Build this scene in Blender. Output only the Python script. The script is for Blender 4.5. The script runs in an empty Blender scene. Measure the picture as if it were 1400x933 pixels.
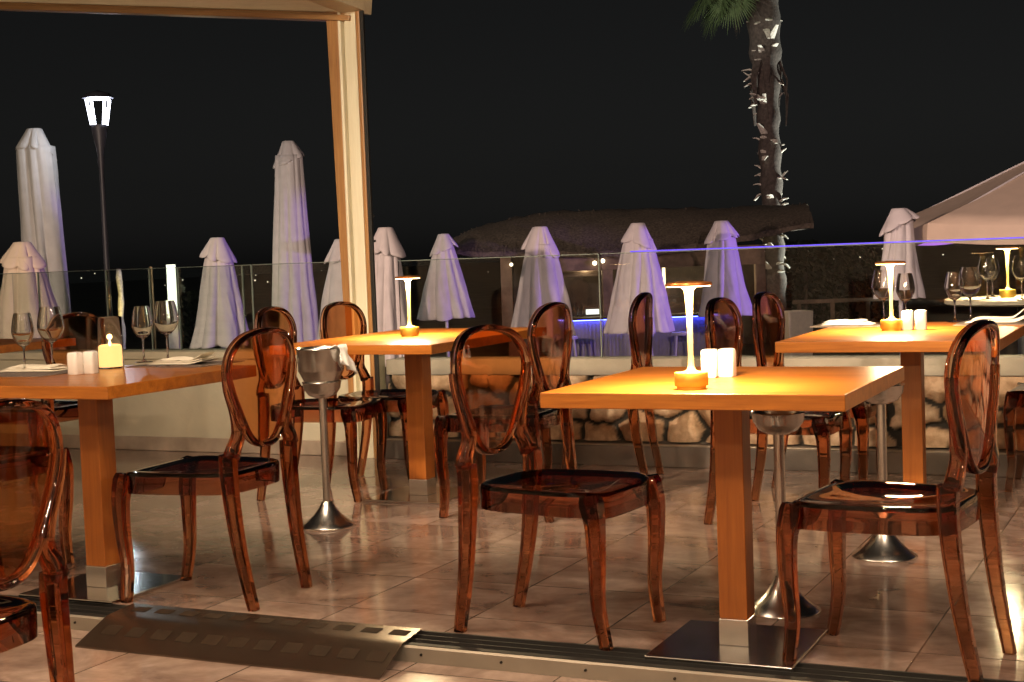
import bpy, bmesh, math, random
from mathutils import Vector, Matrix, noise
random.seed(7)
scn = bpy.context.scene
C = bpy.data.collections.new("place"); scn.collection.children.link(C)
PI = math.pi

# ------------------------------------------------------------------ camera
F, PIT, ROL, CAMH = 2033.3, -.0601, -.0372, 1.1239
cd = bpy.data.cameras.new("camera"); cam = bpy.data.objects.new("camera", cd); C.objects.link(cam)
cd.sensor_width = 36.0; cd.lens = 36.0 * F / 1400; cd.clip_start = .05; cd.clip_end = 600
cam.matrix_world = Matrix.Translation((0, 0, CAMH)) @ Matrix.Rotation(PI/2 + PIT, 4, 'X') @ Matrix.Rotation(ROL, 4, 'Z')
scn.camera = cam

def at(u, v, z=None, y=None):
    """world point seen at pixel (u,v) of the 1400x933 photo, on height z or at depth y"""
    c, s = math.cos(ROL), math.sin(ROL); du, dv = u-700, v-466.5
    a = c*du + s*dv; b = -s*du + c*dv
    D = Vector((a, F*math.cos(PIT) + b*math.sin(PIT), F*math.sin(PIT) - b*math.cos(PIT)))
    k = (z-CAMH)/D.z if z is not None else y/D.y
    return Vector((0, 0, CAMH)) + k*D

TH = -.442                       # terrace axes: e1 along the low wall, e2 away from the restaurant
E1 = Vector((math.cos(TH), math.sin(TH), 0)); E2 = Vector((-math.sin(TH), math.cos(TH), 0))
def T(a, b, z=0): return E1*a + E2*b + Vector((0, 0, z))
def onb(u, v, b):                # point seen at (u,v) on the vertical plane E2.p = b
    p = at(u, v, y=1.0) - Vector((0, 0, CAMH)); k = b/(p.dot(E2)); return Vector((0, 0, CAMH)) + p*k

# ------------------------------------------------------------------ materials
def mat(name): 
    m = bpy.data.materials.new(name); m.use_nodes = True
    nt = m.node_tree; return m, nt, nt.nodes["Principled BSDF"], nt.nodes["Material Output"]
def N(nt, t, **kw):
    n = nt.nodes.new(t)
    for k, v in kw.items():
        if k in n.inputs: n.inputs[k].default_value = v
        else: setattr(n, k, v)
    return n
def L(nt, a, b): nt.links.new(a, b)
def ramp(nt, fac, stops):
    r = nt.nodes.new("ShaderNodeValToRGB"); cr = r.color_ramp
    while len(cr.elements) < len(stops): cr.elements.new(.5)
    for e, (p, c) in zip(cr.elements, stops): e.position = p; e.color = (*c, 1)
    L(nt, fac, r.inputs[0]); return r.outputs[0]
def simple(name, col, rough=.5, metal=0, var=.12, scale=14, bump=.0, bscale=60, spec=.5):
    m, nt, p, o = mat(name)
    tc = N(nt, "ShaderNodeTexCoord")
    n = N(nt, "ShaderNodeTexNoise", Scale=scale, Detail=5.0); L(nt, tc.outputs["Object"], n.inputs["Vector"])
    lo = tuple(c*(1-var) for c in col); hi = tuple(min(1, c*(1+var)) for c in col)
    L(nt, ramp(nt, n.outputs["Fac"], [(.3, lo), (.7, hi)]), p.inputs["Base Color"])
    p.inputs["Roughness"].default_value = rough; p.inputs["Metallic"].default_value = metal
    p.inputs["Specular IOR Level"].default_value = spec
    if bump:
        n2 = N(nt, "ShaderNodeTexNoise", Scale=bscale, Detail=4.0); L(nt, tc.outputs["Object"], n2.inputs["Vector"])
        b = N(nt, "ShaderNodeBump", Strength=bump, Distance=.01); L(nt, n2.outputs["Fac"], b.inputs["Height"]); L(nt, b.outputs[0], p.inputs["Normal"])
    return m
def emit(name, col, s, base=(.8, .8, .8)):
    m, nt, p, o = mat(name); p.inputs["Base Color"].default_value = (*base, 1)
    p.inputs["Emission Color"].default_value = (*col, 1); p.inputs["Emission Strength"].default_value = s
    return m
def wood(name, dark, light, rough=.35, axis=0, coat=.0):
    m, nt, p, o = mat(name); tc = N(nt, "ShaderNodeTexCoord"); mp = N(nt, "ShaderNodeMapping")
    sc = [16, 16, 16]; sc[axis] = 1.1; mp.inputs["Scale"].default_value = sc
    L(nt, tc.outputs["Object"], mp.inputs[0])
    n = N(nt, "ShaderNodeTexNoise", Scale=2.2, Detail=8.0, Roughness=.65, Distortion=.6); L(nt, mp.outputs[0], n.inputs["Vector"])
    mp2 = N(nt, "ShaderNodeMapping"); s2 = [60, 60, 60]; s2[axis] = 2.5; mp2.inputs["Scale"].default_value = s2; L(nt, tc.outputs["Object"], mp2.inputs[0])
    n2 = N(nt, "ShaderNodeTexNoise", Scale=3.0, Detail=4.0); L(nt, mp2.outputs[0], n2.inputs["Vector"])
    mx = N(nt, "ShaderNodeMath", operation='MULTIPLY_ADD'); L(nt, n2.outputs["Fac"], mx.inputs[0]); mx.inputs[1].default_value = .35; L(nt, n.outputs["Fac"], mx.inputs[2])
    L(nt, ramp(nt, mx.outputs[0], [(.42, dark), (.85, light)]), p.inputs["Base Color"])
    p.inputs["Roughness"].default_value = rough; p.inputs["Coat Weight"].default_value = coat; p.inputs["Coat Roughness"].default_value = .2
    b = N(nt, "ShaderNodeBump", Strength=.08, Distance=.004); L(nt, mx.outputs[0], b.inputs["Height"]); L(nt, b.outputs[0], p.inputs["Normal"])
    return m
def absorbing(name, dens, col, rough=.02, ior=1.42):
    m, nt, p, o = mat(name)
    g = N(nt, "ShaderNodeBsdfGlass", Roughness=rough, IOR=ior); g.inputs["Color"].default_value = (1, 1, 1, 1)
    v = N(nt, "ShaderNodeVolumeAbsorption", Density=dens); v.inputs["Color"].default_value = (*col, 1)
    L(nt, g.outputs[0], o.inputs["Surface"]); L(nt, v.outputs[0], o.inputs["Volume"])
    nt.nodes.remove(p); return m
def clear_glass(name, tint=(.97, .98, .97), ior=1.45):
    m, nt, p, o = mat(name); p.inputs["Base Color"].default_value = (*tint, 1)
    p.inputs["Roughness"].default_value = .0; p.inputs["IOR"].default_value = ior; p.inputs["Transmission Weight"].default_value = 1
    return m
def pane_glass(name, tint=(.93, .95, .94), refl=1.0):
    m, nt, p, o = mat(name)
    t = N(nt, "ShaderNodeBsdfTransparent"); t.inputs["Color"].default_value = (*tint, 1)
    g = N(nt, "ShaderNodeBsdfGlossy", Roughness=.01); g.inputs["Color"].default_value = (refl, refl, refl, 1)
    f = N(nt, "ShaderNodeFresnel", IOR=1.35); mx = N(nt, "ShaderNodeMixShader")
    L(nt, f.outputs[0], mx.inputs[0]); L(nt, t.outputs[0], mx.inputs[1]); L(nt, g.outputs[0], mx.inputs[2]); L(nt, mx.outputs[0], o.inputs["Surface"])
    nt.nodes.remove(p); return m

M = {}
M['amber'] = absorbing("amber_plastic", 70, (.78, .44, .14), .015, 1.35)
M['amber_panel'] = absorbing("amber_thin_panel", 300, (.90, .54, .10))
M['amber_seat'] = absorbing("amber_seat_shell", 175, (.76, .40, .14))
M['beech'] = wood("beech_top", (.21, .060, .008), (.40, .138, .021), .30, 0)
M['beech_post'] = wood("beech_post", (.235, .063, .008), (.36, .110, .016), .38, 2)
M['steel'] = simple("brushed_steel", (.70, .68, .65), .24, 1, .08, 8)
M['mirror'] = simple("polished_steel", (.60, .59, .58), .12, 1, .15, 5)
M['dark_steel'] = simple("worn_steel", (.42, .41, .40), .22, 1, .2, 6)
M['brass'] = simple("gold_lacquer", (.92, .62, .10), .42, .85, .05, 20)
M['lit_brass'] = simple('gold_lacquer_lit', (.95, .70, .24), .42, .6, .04, 20)  # paler gold imitates the glare of lamplight on the stem
M['copper'] = simple("copper_lacquer", (.60, .22, .06), .36, .8, .06, 20)
M['porcelain'] = simple("white_porcelain", (.80, .77, .72), .25, 0, .03)
M['linen'] = simple("cream_linen", (.76, .70, .58), .85, 0, .05, 30, .25, 160)
M['white_cloth'] = simple("white_cloth", (.78, .76, .74), .85, 0, .04, 30, .2, 160)
M['placemat'] = simple("grey_placemat", (.13, .10, .085), .6, 0, .2, 60, .2, 220)
M['plaster'] = simple("cream_plaster", (.60, .55, .42), .8, 0, .10, 3, .25, 30)
M['cap'] = simple("concrete_cap", (.31, .28, .235), .75, 0, .14, 5, .25, 45)
M['kerb'] = simple("grey_kerb", (.12, .10, .085), .5, 0, .25, 6, .2, 40)
M['skirt'] = simple("marble_skirting", (.42, .34, .27), .3, 0, .25, 6)
M['pale_wood'] = wood("pale_painted_wood", (.70, .63, .45), (.82, .76, .58), .5, 2)
M['oak'] = wood("varnished_pine", (.26, .12, .045), (.42, .22, .08), .38, 2)
M['oak_h'] = wood("varnished_pine_level", (.26, .13, .05), (.42, .24, .10), .38, 0)
M['pale_h'] = wood("pale_painted_wood_level", (.66, .53, .34), (.78, .66, .45), .5, 0)
M['black'] = simple("black_rubber", (.010, .009, .008), .6, 0, .2)
M['alu'] = simple("anodised_strip", (.30, .26, .21), .42, .6, .08, 10)
M['screw'] = simple("dark_screw", (.03, .025, .02), .4, .6, .1)
M['canvas'] = simple("parasol_canvas", (.66, .63, .60), .9, 0, .06, 6, .12, 60)
M['canvas_beige'] = simple("beige_canvas", (.62, .50, .37), .9, 0, .05, 4, .1, 60)
M['pole'] = simple("white_pole", (.62, .60, .57), .4, 0, .05)
M['thatch'] = simple("dry_thatch", (.11, .09, .064), .95, 0, .45, 22, .8, 30)
M['bark'] = simple("palm_bark", (.085, .07, .06), .95, 0, .4, 16, .8, 30)
M['boot'] = simple("dry_leaf_base", (.66, .62, .54), .9, 0, .3, 20)
M['frond'] = simple("palm_leaf", (.075, .115, .045), .55, 0, .3, 12)
M['deadfrond'] = simple("dry_palm_leaf", (.20, .15, .09), .85, 0, .3, 12)
M['hedge'] = simple("hedge_leaf", (.018, .028, .014), .7, 0, .4, 8)
M['planter'] = simple("white_planter", (.62, .56, .47), .6, 0, .08)
M['darkwood'] = simple("dark_bar_wood", (.045, .03, .022), .6, 0, .3, 8)
M['post_wood'] = simple("bar_post_wood", (.17, .11, .07), .7, 0, .3, 8)
M['barfront'] = simple("ribbed_bar_front", (.30, .28, .30), .5, 0, .1, 8)
M['lamp_iron'] = simple("lamp_post_paint", (.035, .035, .045), .5, .0, .1)
M['deck'] = simple("sand_ground", (.16, .13, .10), .95, 0, .3, .6, .4, 8)
M['ceil'] = simple("room_plaster", (.55, .47, .37), .85, 0, .05, 3)
M['red'] = simple("red_fabric", (.62, .10, .02), .6, 0, .1)
M['glass'] = clear_glass("wine_glass")
M['candle_glass'] = clear_glass("hurricane_glass", (.99, .98, .97), 1.22)
M['pane'] = pane_glass("balustrade_glass")
M['edge'] = simple("glass_edge", (.20, .24, .22), .2, 0, .05)
M['led'] = emit("lamp_led", (1, .66, .27), 20)
M['wax'] = emit("glowing_wax", (1, .53, .17), 1.45, (.5, .4, .25))
M['flame'] = emit("flame", (1, .62, .2), 60)
M['purple'] = emit("purple_reflection", (.10, .05, 1.0), 1.25, (.02, .02, .02))  # emission stands in for a reflection along the glass top
M['blue'] = emit("blue_led", (.05, .07, 1.0), 40)
M['globe'] = emit("globe_bulb", (1, .82, .55), 5)
M['warmstrip'] = emit("warm_lit_strip", (1, .8, .45), 1.6)
M['coolstrip'] = emit("cool_lit_tube", (.93, 1, .80), 1.2)
M['streetled'] = emit("street_lamp_light", (.82, .86, 1.0), 6)
M['bulb'] = emit("ceiling_bulb", (1, .72, .42), 14)
M['ice'] = clear_glass("ice", (.95, .97, .97), 1.3)

# polished stone floor: 45 cm tiles along the terrace axes
def tile_floor(name, c1, c2, c3, rough):
    m, nt, p, o = mat(name); g = N(nt, "ShaderNodeNewGeometry"); mp = N(nt, "ShaderNodeMapping", vector_type='TEXTURE')
    mp.inputs["Rotation"].default_value = (0, 0, TH); L(nt, g.outputs["Position"], mp.inputs[0])
    sh = N(nt, "ShaderNodeVectorMath", operation='ADD'); sh.inputs[1].default_value = (.73+9, -4.04+9, 0); L(nt, mp.outputs[0], sh.inputs[0])
    br = N(nt, "ShaderNodeTexBrick", offset=0.0, squash=1.0); br.inputs["Scale"].default_value = 1.0
    br.inputs["Brick Width"].default_value = .45; br.inputs["Row Height"].default_value = .45; br.inputs["Mortar Size"].default_value = .0032; br.inputs["Mortar Smooth"].default_value = .3
    br.inputs["Color1"].default_value = (0, 0, 0, 1); br.inputs["Color2"].default_value = (1, 1, 1, 1); br.inputs["Mortar"].default_value = (.5, .5, .5, 1)
    L(nt, sh.outputs[0], br.inputs["Vector"])
    # per-tile shift so the marbling breaks at the joints
    sep = N(nt, "ShaderNodeVectorMath", operation='SCALE'); sep.inputs["Scale"].default_value = 7.3; L(nt, br.outputs["Color"], sep.inputs[0])
    ad = N(nt, "ShaderNodeVectorMath", operation='ADD'); L(nt, sh.outputs[0], ad.inputs[0]); L(nt, sep.outputs[0], ad.inputs[1])
    st = N(nt, "ShaderNodeMapping"); st.inputs["Scale"].default_value = (1.0, 1.35, 1); st.inputs["Rotation"].default_value = (0, 0, .5); L(nt, ad.outputs[0], st.inputs[0])
    n = N(nt, "ShaderNodeTexNoise", Scale=2.6, Detail=9.0, Roughness=.62, Distortion=1.1); L(nt, st.outputs[0], n.inputs["Vector"])
    col = ramp(nt, n.outputs["Fac"], [(.30, c1), (.5, c2), (.72, c3)])
    n3 = N(nt, "ShaderNodeTexNoise", Scale=24.0, Detail=5.0); L(nt, ad.outputs[0], n3.inputs["Vector"])
    mm = N(nt, "ShaderNodeMix", data_type='RGBA', blend_type='MULTIPLY'); mm.inputs[0].default_value = .5; L(nt, col, mm.inputs[6])
    L(nt, ramp(nt, n3.outputs["Fac"], [(.3, (.7, .66, .62)), (.7, (1, 1, 1))]), mm.inputs[7])
    mx = N(nt, "ShaderNodeMix", data_type='RGBA'); L(nt, br.outputs["Fac"], mx.inputs[0]); L(nt, mm.outputs[2], mx.inputs[6]); mx.inputs[7].default_value = (.085, .06, .045, 1)
    L(nt, mx.outputs[2], p.inputs["Base Color"])
    rr = N(nt, "ShaderNodeMapRange"); rr.inputs["To Min"].default_value = rough*.6; rr.inputs["To Max"].default_value = rough*1.5; L(nt, n.outputs["Fac"], rr.inputs[0]); L(nt, rr.outputs[0], p.inputs["Roughness"])
    p.inputs["Specular IOR Level"].default_value = .62
    bu = N(nt, "ShaderNodeBump", Strength=.25, Distance=.003, invert=True); L(nt, br.outputs["Fac"], bu.inputs["Height"])
    n4 = N(nt, "ShaderNodeTexNoise", Scale=9.0, Detail=2.0); L(nt, ad.outputs[0], n4.inputs["Vector"])
    b2 = N(nt, "ShaderNodeBump", Strength=.035, Distance=.02); L(nt, n4.outputs["Fac"], b2.inputs["Height"]); L(nt, bu.outputs[0], b2.inputs["Normal"]); L(nt, b2.outputs[0], p.inputs["Normal"])
    return m
M['floor'] = tile_floor("polished_stone_tiles", (.155, .099, .078), (.305, .215, .175), (.48, .362, .305), .11)

# field stones (mask and stone id come from the mesh)
def stone_mat():
    m, nt, p, o = mat("field_stone"); a = N(nt, "ShaderNodeAttribute", attribute_name="stone"); sp = N(nt, "ShaderNodeSeparateColor"); L(nt, a.outputs["Color"], sp.inputs[0])
    g = N(nt, "ShaderNodeNewGeometry"); n = N(nt, "ShaderNodeTexNoise", Scale=16.0, Detail=8.0, Roughness=.65); L(nt, g.outputs["Position"], n.inputs["Vector"])
    base = ramp(nt, sp.outputs[1], [(.0, (.54, .35, .21)), (.35, (.68, .48, .31)), (.7, (.74, .56, .39)), (1, (.58, .40, .26))])
    mm = N(nt, "ShaderNodeMix", data_type='RGBA', blend_type='MULTIPLY'); mm.inputs[0].default_value = .9; L(nt, base, mm.inputs[6]); L(nt, ramp(nt, n.outputs["Fac"], [(.3, (.5, .42, .34)), (.62, (1, 1, 1))]), mm.inputs[7])
    mx = N(nt, "ShaderNodeMix", data_type='RGBA'); L(nt, sp.outputs[0], mx.inputs[0]); mx.inputs[6].default_value = (.030, .026, .020, 1); L(nt, mm.outputs[2], mx.inputs[7])
    L(nt, mx.outputs[2], p.inputs["Base Color"]); p.inputs["Roughness"].default_value = .9
    b = N(nt, "ShaderNodeBump", Strength=.5, Distance=.012); L(nt, n.outputs["Fac"], b.inputs["Height"]); L(nt, b.outputs[0], p.inputs["Normal"])
    return m
M['stone'] = stone_mat()

# ------------------------------------------------------------------ mesh helpers
def obj(name, bm, m, parent=None, smooth=False, angle=None, bevel=0):
    me = bpy.data.meshes.new(name); bmesh.ops.recalc_face_normals(bm, faces=bm.faces[:]); bm.to_mesh(me); bm.free()
    o = bpy.data.objects.new(name, me); C.objects.link(o); me.materials.append(m)
    if smooth:
        for p in me.polygons: p.use_smooth = True
        if angle: me.set_sharp_from_angle(angle=math.radians(angle))
    if bevel:
        b = o.modifiers.new("bevel", 'BEVEL'); b.width = bevel; b.segments = 2; b.limit_method = 'ANGLE'; b.angle_limit = .6
    if parent: o.parent = parent
    return o
def tag(o, label=None, cat=None, group=None, kind=None):
    if label: o['label'] = label
    if cat: o['category'] = cat
    if group: o['group'] = group
    if kind: o['kind'] = kind
    return o
def empty(name, loc, rz, label, cat, group=None):
    o = bpy.data.objects.new(name, None); C.objects.link(o); o.location = loc; o.rotation_euler = (0, 0, rz); o.empty_display_size = .1
    return tag(o, label, cat, group)
def box(bm, c, s, rz=0):
    r = bmesh.ops.create_cube(bm, size=1, matrix=Matrix.Translation(c) @ Matrix.Rotation(rz, 4, 'Z') @ Matrix.Diagonal((*s, 1))); return r['verts']
def B(*boxes):
    bm = bmesh.new()
    for b in boxes: box(bm, *b)
    return bm
def lathe(bm, prof, n=32, c=(0, 0, 0), closed=False):
    rings = []
    for r, z in prof:
        if r < 1e-6: rings.append([bm.verts.new((c[0], c[1], c[2]+z))])
        else: rings.append([bm.verts.new((c[0]+r*math.cos(2*PI*i/n), c[1]+r*math.sin(2*PI*i/n), c[2]+z)) for i in range(n)])
    prs = list(zip(rings, rings[1:]))
    if closed: prs.append((rings[-1], rings[0]))
    for A, Bq in prs:
        for i in range(n):
            j = (i+1) % n
            q = [A[i % len(A)], A[j % len(A)], Bq[j % len(Bq)], Bq[i % len(Bq)]]
            u = []
            for v in q:
                if v not in u: u.append(v)
            if len(u) > 2:
                try: bm.faces.new(u)
                except ValueError: pass
    return bm
def lat(prof, n=32, c=(0, 0, 0)): return lathe(bmesh.new(), prof, n, c)
def crom(pts, n, closed=False):
    P = [Vector(p) for p in pts]; out = []; m = len(P)
    for i in range(m if closed else m-1):
        g = (lambda k: P[k % m]) if closed else (lambda k: P[min(max(k, 0), m-1)])
        a, b, c, d = g(i-1), g(i), g(i+1), g(i+2)
        for k in range(n):
            t = k/n; out.append(.5*((2*b) + (c-a)*t + (2*a-5*b+4*c-d)*t*t + (3*b-a-3*c+d)*t**3))
    if not closed: out.append(P[-1])
    return out
def sweep(bm, pts, sizes, side, n=14, ex=3.2, closed=False):
    """sweep a rounded-square section; sizes (w along side, h across), side = direction hint or function"""
    P = [Vector(p) for p in pts]; m = len(P); rings = []
    for i in range(m):
        t = (P[(i+1) % m]-P[i-1]) if closed else (P[min(i+1, m-1)]-P[max(i-1, 0)]); t.normalize()
        s = Vector(side(i) if callable(side) else side); s = (s-t*s.dot(t)).normalized(); q = t.cross(s)
        w, h = sizes[i] if isinstance(sizes, list) else sizes
        ring = []
        for k in range(n):
            a = 2*PI*(k+.5)/n; ca, sa = math.cos(a), math.sin(a); r = (abs(ca)**ex+abs(sa)**ex)**(-1/ex)
            ring.append(bm.verts.new(P[i]+s*(ca*r*w/2)+q*(sa*r*h/2)))
        rings.append(ring)
    for i in range(m if closed else m-1):
        A, Bq = rings[i], rings[(i+1) % m]
        for k in range(n): bm.faces.new((A[k], A[(k+1) % n], Bq[(k+1) % n], Bq[k]))
    if not closed: bm.faces.new(rings[0][::-1]); bm.faces.new(rings[-1])
    return bm
def sweep_flat(bm, pts, sizes, side, ch=.22):
    P = [Vector(p) for p in pts]; m = len(P); rings = []
    for i in range(m):
        t = (P[min(i+1, m-1)]-P[max(i-1, 0)]).normalized(); s = Vector(side); s = (s-t*s.dot(t)).normalized(); q = t.cross(s)
        w, h = sizes[i][0]/2, sizes[i][1]/2; c = min(w, h)*ch
        rings.append([bm.verts.new(P[i]+s*x+q*y) for x, y in ((w, h-c), (w-c*.35, h-c*.35), (w-c, h), (-w+c, h), (-w+c*.35, h-c*.35), (-w, h-c), (-w, -h+c), (-w+c*.35, -h+c*.35), (-w+c, -h), (w-c, -h), (w-c*.35, -h+c*.35), (w, -h+c))])
    n = 12
    for A, Bq in zip(rings, rings[1:]):
        for k in range(n): bm.faces.new((A[k], A[(k+1) % n], Bq[(k+1) % n], Bq[k]))
    bm.faces.new(rings[0][::-1]); bm.faces.new(rings[-1]); return bm
def tube(bm, a, b, r, n=10): return sweep(bm, [a, b], (2*r, 2*r), (1, .01, .02) if abs((Vector(b)-Vector(a)).normalized().x) < .9 else (0, 1, .1), n, 2)
def interp(keys, k, n):
    out = []
    for i in range(len(keys)-1):
        for j in range(n): out.append(tuple(x+(y-x)*j/n for x, y in zip(keys[i], keys[i+1])))
    out.append(tuple(keys[-1])); return out
def prism(bm, pts, vec):
    A = [bm.verts.new(p) for p in pts]; Bq = [bm.verts.new(Vector(p)+Vector(vec)) for p in pts]; n = len(A)
    bm.faces.new(A); bm.faces.new(Bq[::-1])
    for i in range(n): bm.faces.new((A[i], Bq[i], Bq[(i+1) % n], A[(i+1) % n]))
    return bm
def copy_tree(o, parent=None):
    c = o.copy(); C.objects.link(c)
    if parent: c.parent = parent
    for ch in list(o.children): copy_tree(ch, c)
    return c
def light(name, typ, loc, power, col, **kw):
    d = bpy.data.lights.new(name, typ); d.energy = power; d.color = col
    aim = kw.pop('aim', None)
    for k, v in kw.items(): setattr(d, k, v)
    o = bpy.data.objects.new(name, d); C.objects.link(o); o.location = loc
    if aim is not None: o.rotation_euler = (Vector(aim)-Vector(loc)).to_track_quat('-Z', 'Y').to_euler()
    return o

# ------------------------------------------------------------------ chairs
def seat_outline(n=56):
    pts = []
    for i in range(n):
        a = 2*PI*i/n; ca, sa = math.cos(a), math.sin(a); ex = 4.2; r = (abs(ca)**ex+abs(sa)**ex)**(-1/ex)
        x = .012 + ca*r*.222; w = .186 + (x+.21)/.445*.034; pts.append((x, sa*r*w))
    return pts
def seat_bm():
    bm = bmesh.new(); O = seat_outline()
    def dish(x, y, s): return -.018*(1-s*s)**1.3 - (.012*((x-.15)/.085)**2 if x > .15 else 0)*(1 if s < 1.01 else 1)
    spec = [(.001, .445), (.35, .445), (.65, .445), (.85, .445), (.95, .446), (.985, .444), (1.0, .437), (1.0, .40), (.995, .374), (.93, .372), (.925, .40), (.92, .430), (.85, .436), (.65, .436), (.35, .436), (.001, .436)]
    rings = []
    for s, z in spec: rings.append([bm.verts.new((.01+(x-.01)*s, y*s, z + dish(.01+(x-.01)*s, y*s, min(s, 1)) + (.012*(abs(y)/.2)**2 if z < .42 and abs(x) > .0 else 0)*-1*0)) for x, y in O])
    n = len(O)
    for A, Bq in zip(rings, rings[1:]):
        for i in range(n): bm.faces.new((A[i], A[(i+1) % n], Bq[(i+1) % n], Bq[i]))
    bm.faces.new(rings[0]); bm.faces.new(rings[-1][::-1]); return bm
def front_leg_bm(sy):
    pts = crom([(.203, .183*sy, .436), (.207, .186*sy, .412), (.219, .192*sy, .35), (.219, .189*sy, .24), (.215, .179*sy, .12), (.232, .170*sy, 0)], 8)
    sz = interp([(.046, .048), (.056, .058), (.047, .048), (.040, .040), (.034, .034), (.030, .030)], 0, 8)
    return sweep_flat(bmesh.new(), pts, sz, (0, 1, 0))
def rear_leg_bm(sy):
    pts = crom([(-.204, .186*sy, .507), (-.203, .186*sy, .45), (-.210, .184*sy, .34), (-.228, .177*sy, .18), (-.262, .168*sy, 0)], 8)
    sz = interp([(.043, .050), (.043, .049), (.040, .045), (.034, .038), (.029, .031)], 0, 8)
    return sweep_flat(bmesh.new(), pts, sz, (0, 1, 0))
OV = [(0, .520), (.058, .530), (.103, .568), (.145, .640), (.181, .715), (.197, .778), (.177, .838), (.117, .880), (0, .896)]
def backp(s, t): return Vector((-.207 - (t-.5)*.055 - .020*(1-(s/.19)**2), s, t))
def back_bm():
    bm = bmesh.new(); half = OV; ctrl = [(s, t, 0) for s, t in half] + [(-s, t, 0) for s, t in half[-2:0:-1]]
    loop = [backp(p.x, p.y) for p in crom(ctrl, 5, True)]
    return sweep(bm, loop, (.036, .019), (1, 0, .1), 12, 3.4, True)
def panel_bm():
    bm = bmesh.new(); ctrl = [(s, t, 0) for s, t in OV] + [(-s, t, 0) for s, t in OV[-2:0:-1]]
    loop = [backp(p.x, p.y) for p in crom(ctrl, 5, True)]
    # thin panel inside the rim
    c = backp(0, .735); c.x -= .002; n = len(loop); rings = []
    for off in (.0033, -.0033):
        rr = []
        for s in (.02, .3, .6, .85, .985):
            ring = []
            for p in loop:
                q = c + (p-c)*s; base = backp(q.y, q.z); q.x = base.x; ring.append(bm.verts.new((q.x+off, q.y, q.z)))
            rr.append(ring)
        rings.append(rr)
    seq = rings[0] + rings[1][::-1]
    for A, Bq in zip(seq, seq[1:]):
        for i in range(n): bm.faces.new((A[i], A[(i+1) % n], Bq[(i+1) % n], Bq[i]))
    bm.faces.new(seq[0]); bm.faces.new(seq[-1][::-1])
    return bm
def arm_bm(sy):
    a = crom([(-.214, .184*sy, .497), (-.218, .172*sy, .525), (-.220, .150*sy, .558), (-.220, .144*sy, .590), (-.222, .163*sy, .645), (-.222, .195*sy, .715), (-.224, .208*sy, .775)], 5)
    sz = interp([(.042, .046), (.040, .038), (.038, .033), (.040, .028), (.036, .018), (.034, .012), (.030, .005)], 0, 5)
    return sweep_flat(bmesh.new(), a, sz, (1, 0, 0))
GA = "amber oval-back chairs round the tables"
def make_chair():
    t = empty('dining_chair', (0, 0, 0), 0, 'x', 'chair', GA)
    obj('seat', seat_bm(), M['amber_seat'], t, True, 50)
    bk_ = obj('backrest', back_bm(), M['amber'], t, True, 60)
    obj('back_panel', panel_bm(), M['amber_panel'], bk_, True, 60)
    for sy in (1, -1):
        obj('arm_bracket', arm_bm(sy), M['amber'], t, True, 30)
        obj('leg', front_leg_bm(sy), M['amber'], t, True, 25)
        obj('leg', rear_leg_bm(sy), M['amber'], t, True, 25)
    return t
CH = [
 (.125, 4.377, 0, -.55, 'large amber chair left of the front lamp table, its seat facing right toward it'),
 (.990, 3.915, 0, 2.586, 'large amber chair at far right, back almost edge-on, pulled up to the front lamp table'),
 (-1.041, 4.99, 0, 2.75, 'amber chair beside the candle table, its rounded back toward the wine cooler'),
 (-1.283, 3.13, -.045, 2.75, 'nearest amber chair, cut off by the left edge in front of the door track'),
 (-.04, 6.36, 0, 2.717, 'amber chair half hidden behind the large chair left of the front table'),
 (.41, 7.2, 0, 2.85, 'dark amber chair with thin edge-on back showing behind the front table lamp'),
 (-.91, 7.02, 0, -.28, 'amber chair directly behind the wine cooler, pushed in at the far middle table'),
 (-.64, 7.38, 0, -.42, 'amber chair with its back against the wooden post at the far middle table'),
 (1.07, 5.97, 0, -.44, 'left of two dark chairs behind the salt and pepper on the front table'),
 (1.34, 6.47, 0, -.44, 'right of two dark chairs in front of the white planter at the right table'),
 (2.42, 6.48, 0, 2.7, 'amber chair cut off by the right edge beyond the large edge-on chair'),
 (-2.0, 5.55, 0, -.44, 'amber chair under the left end of the candle table, mostly hidden by the nearest chair'),
 (-2.36, 7.42, 0, 2.7, 'dim amber chair back showing behind the wine glasses on the candle table'),
]
proto = make_chair()
for i, (x, y, z, a, lab) in enumerate(CH):
    o = proto if i == 0 else copy_tree(proto)
    o.location = (x, y, z); o.rotation_euler = (0, 0, a); o['label'] = lab

# ------------------------------------------------------------------ tables
def table(x, y, rz, W, D, label, pw=.08, plate=.41, pm='mirror', pofs=(0, 0)):
    t = empty('dining_table', (x, y, 0), rz, label, 'table', 'beech pedestal tables')
    obj('tabletop', B(((0, 0, .75-.0205), (W, D, .041))), M['beech'], t, bevel=.0025)
    obj('post', B(((pofs[0], pofs[1], .396), (pw, pw, .62))), M['beech_post'], t, bevel=.003)
    obj('sleeve', B(((pofs[0], pofs[1], .049), (pw+.004, pw+.004, .074))), M['steel'], t, bevel=.002)
    obj('base_plate', B(((pofs[0], pofs[1], .006), (plate, plate, .012))), M[pm], t, bevel=.003)
    return t
table(.600, 4.0955, -.433, .802, .802, 'front beech table with a lit lamp and salt and pepper', pm='dark_steel')
table(-.441, 6.883, -.442, .80, 1.2, 'far middle beech table with only a lit lamp on it', .09, .405)
table(1.594, 5.918, -.43, .80, 1.2, 'right beech table set with lamp, wine glasses and white napkins')
table(-1.457, 5.156, -.4436, .80, .80, 'left beech table laid with a candle, wine glasses and cream napkins', .085)
table(-2.86, 7.75, -.442, .80, .80, 'dim beech table at far left behind the candle table')

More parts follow.
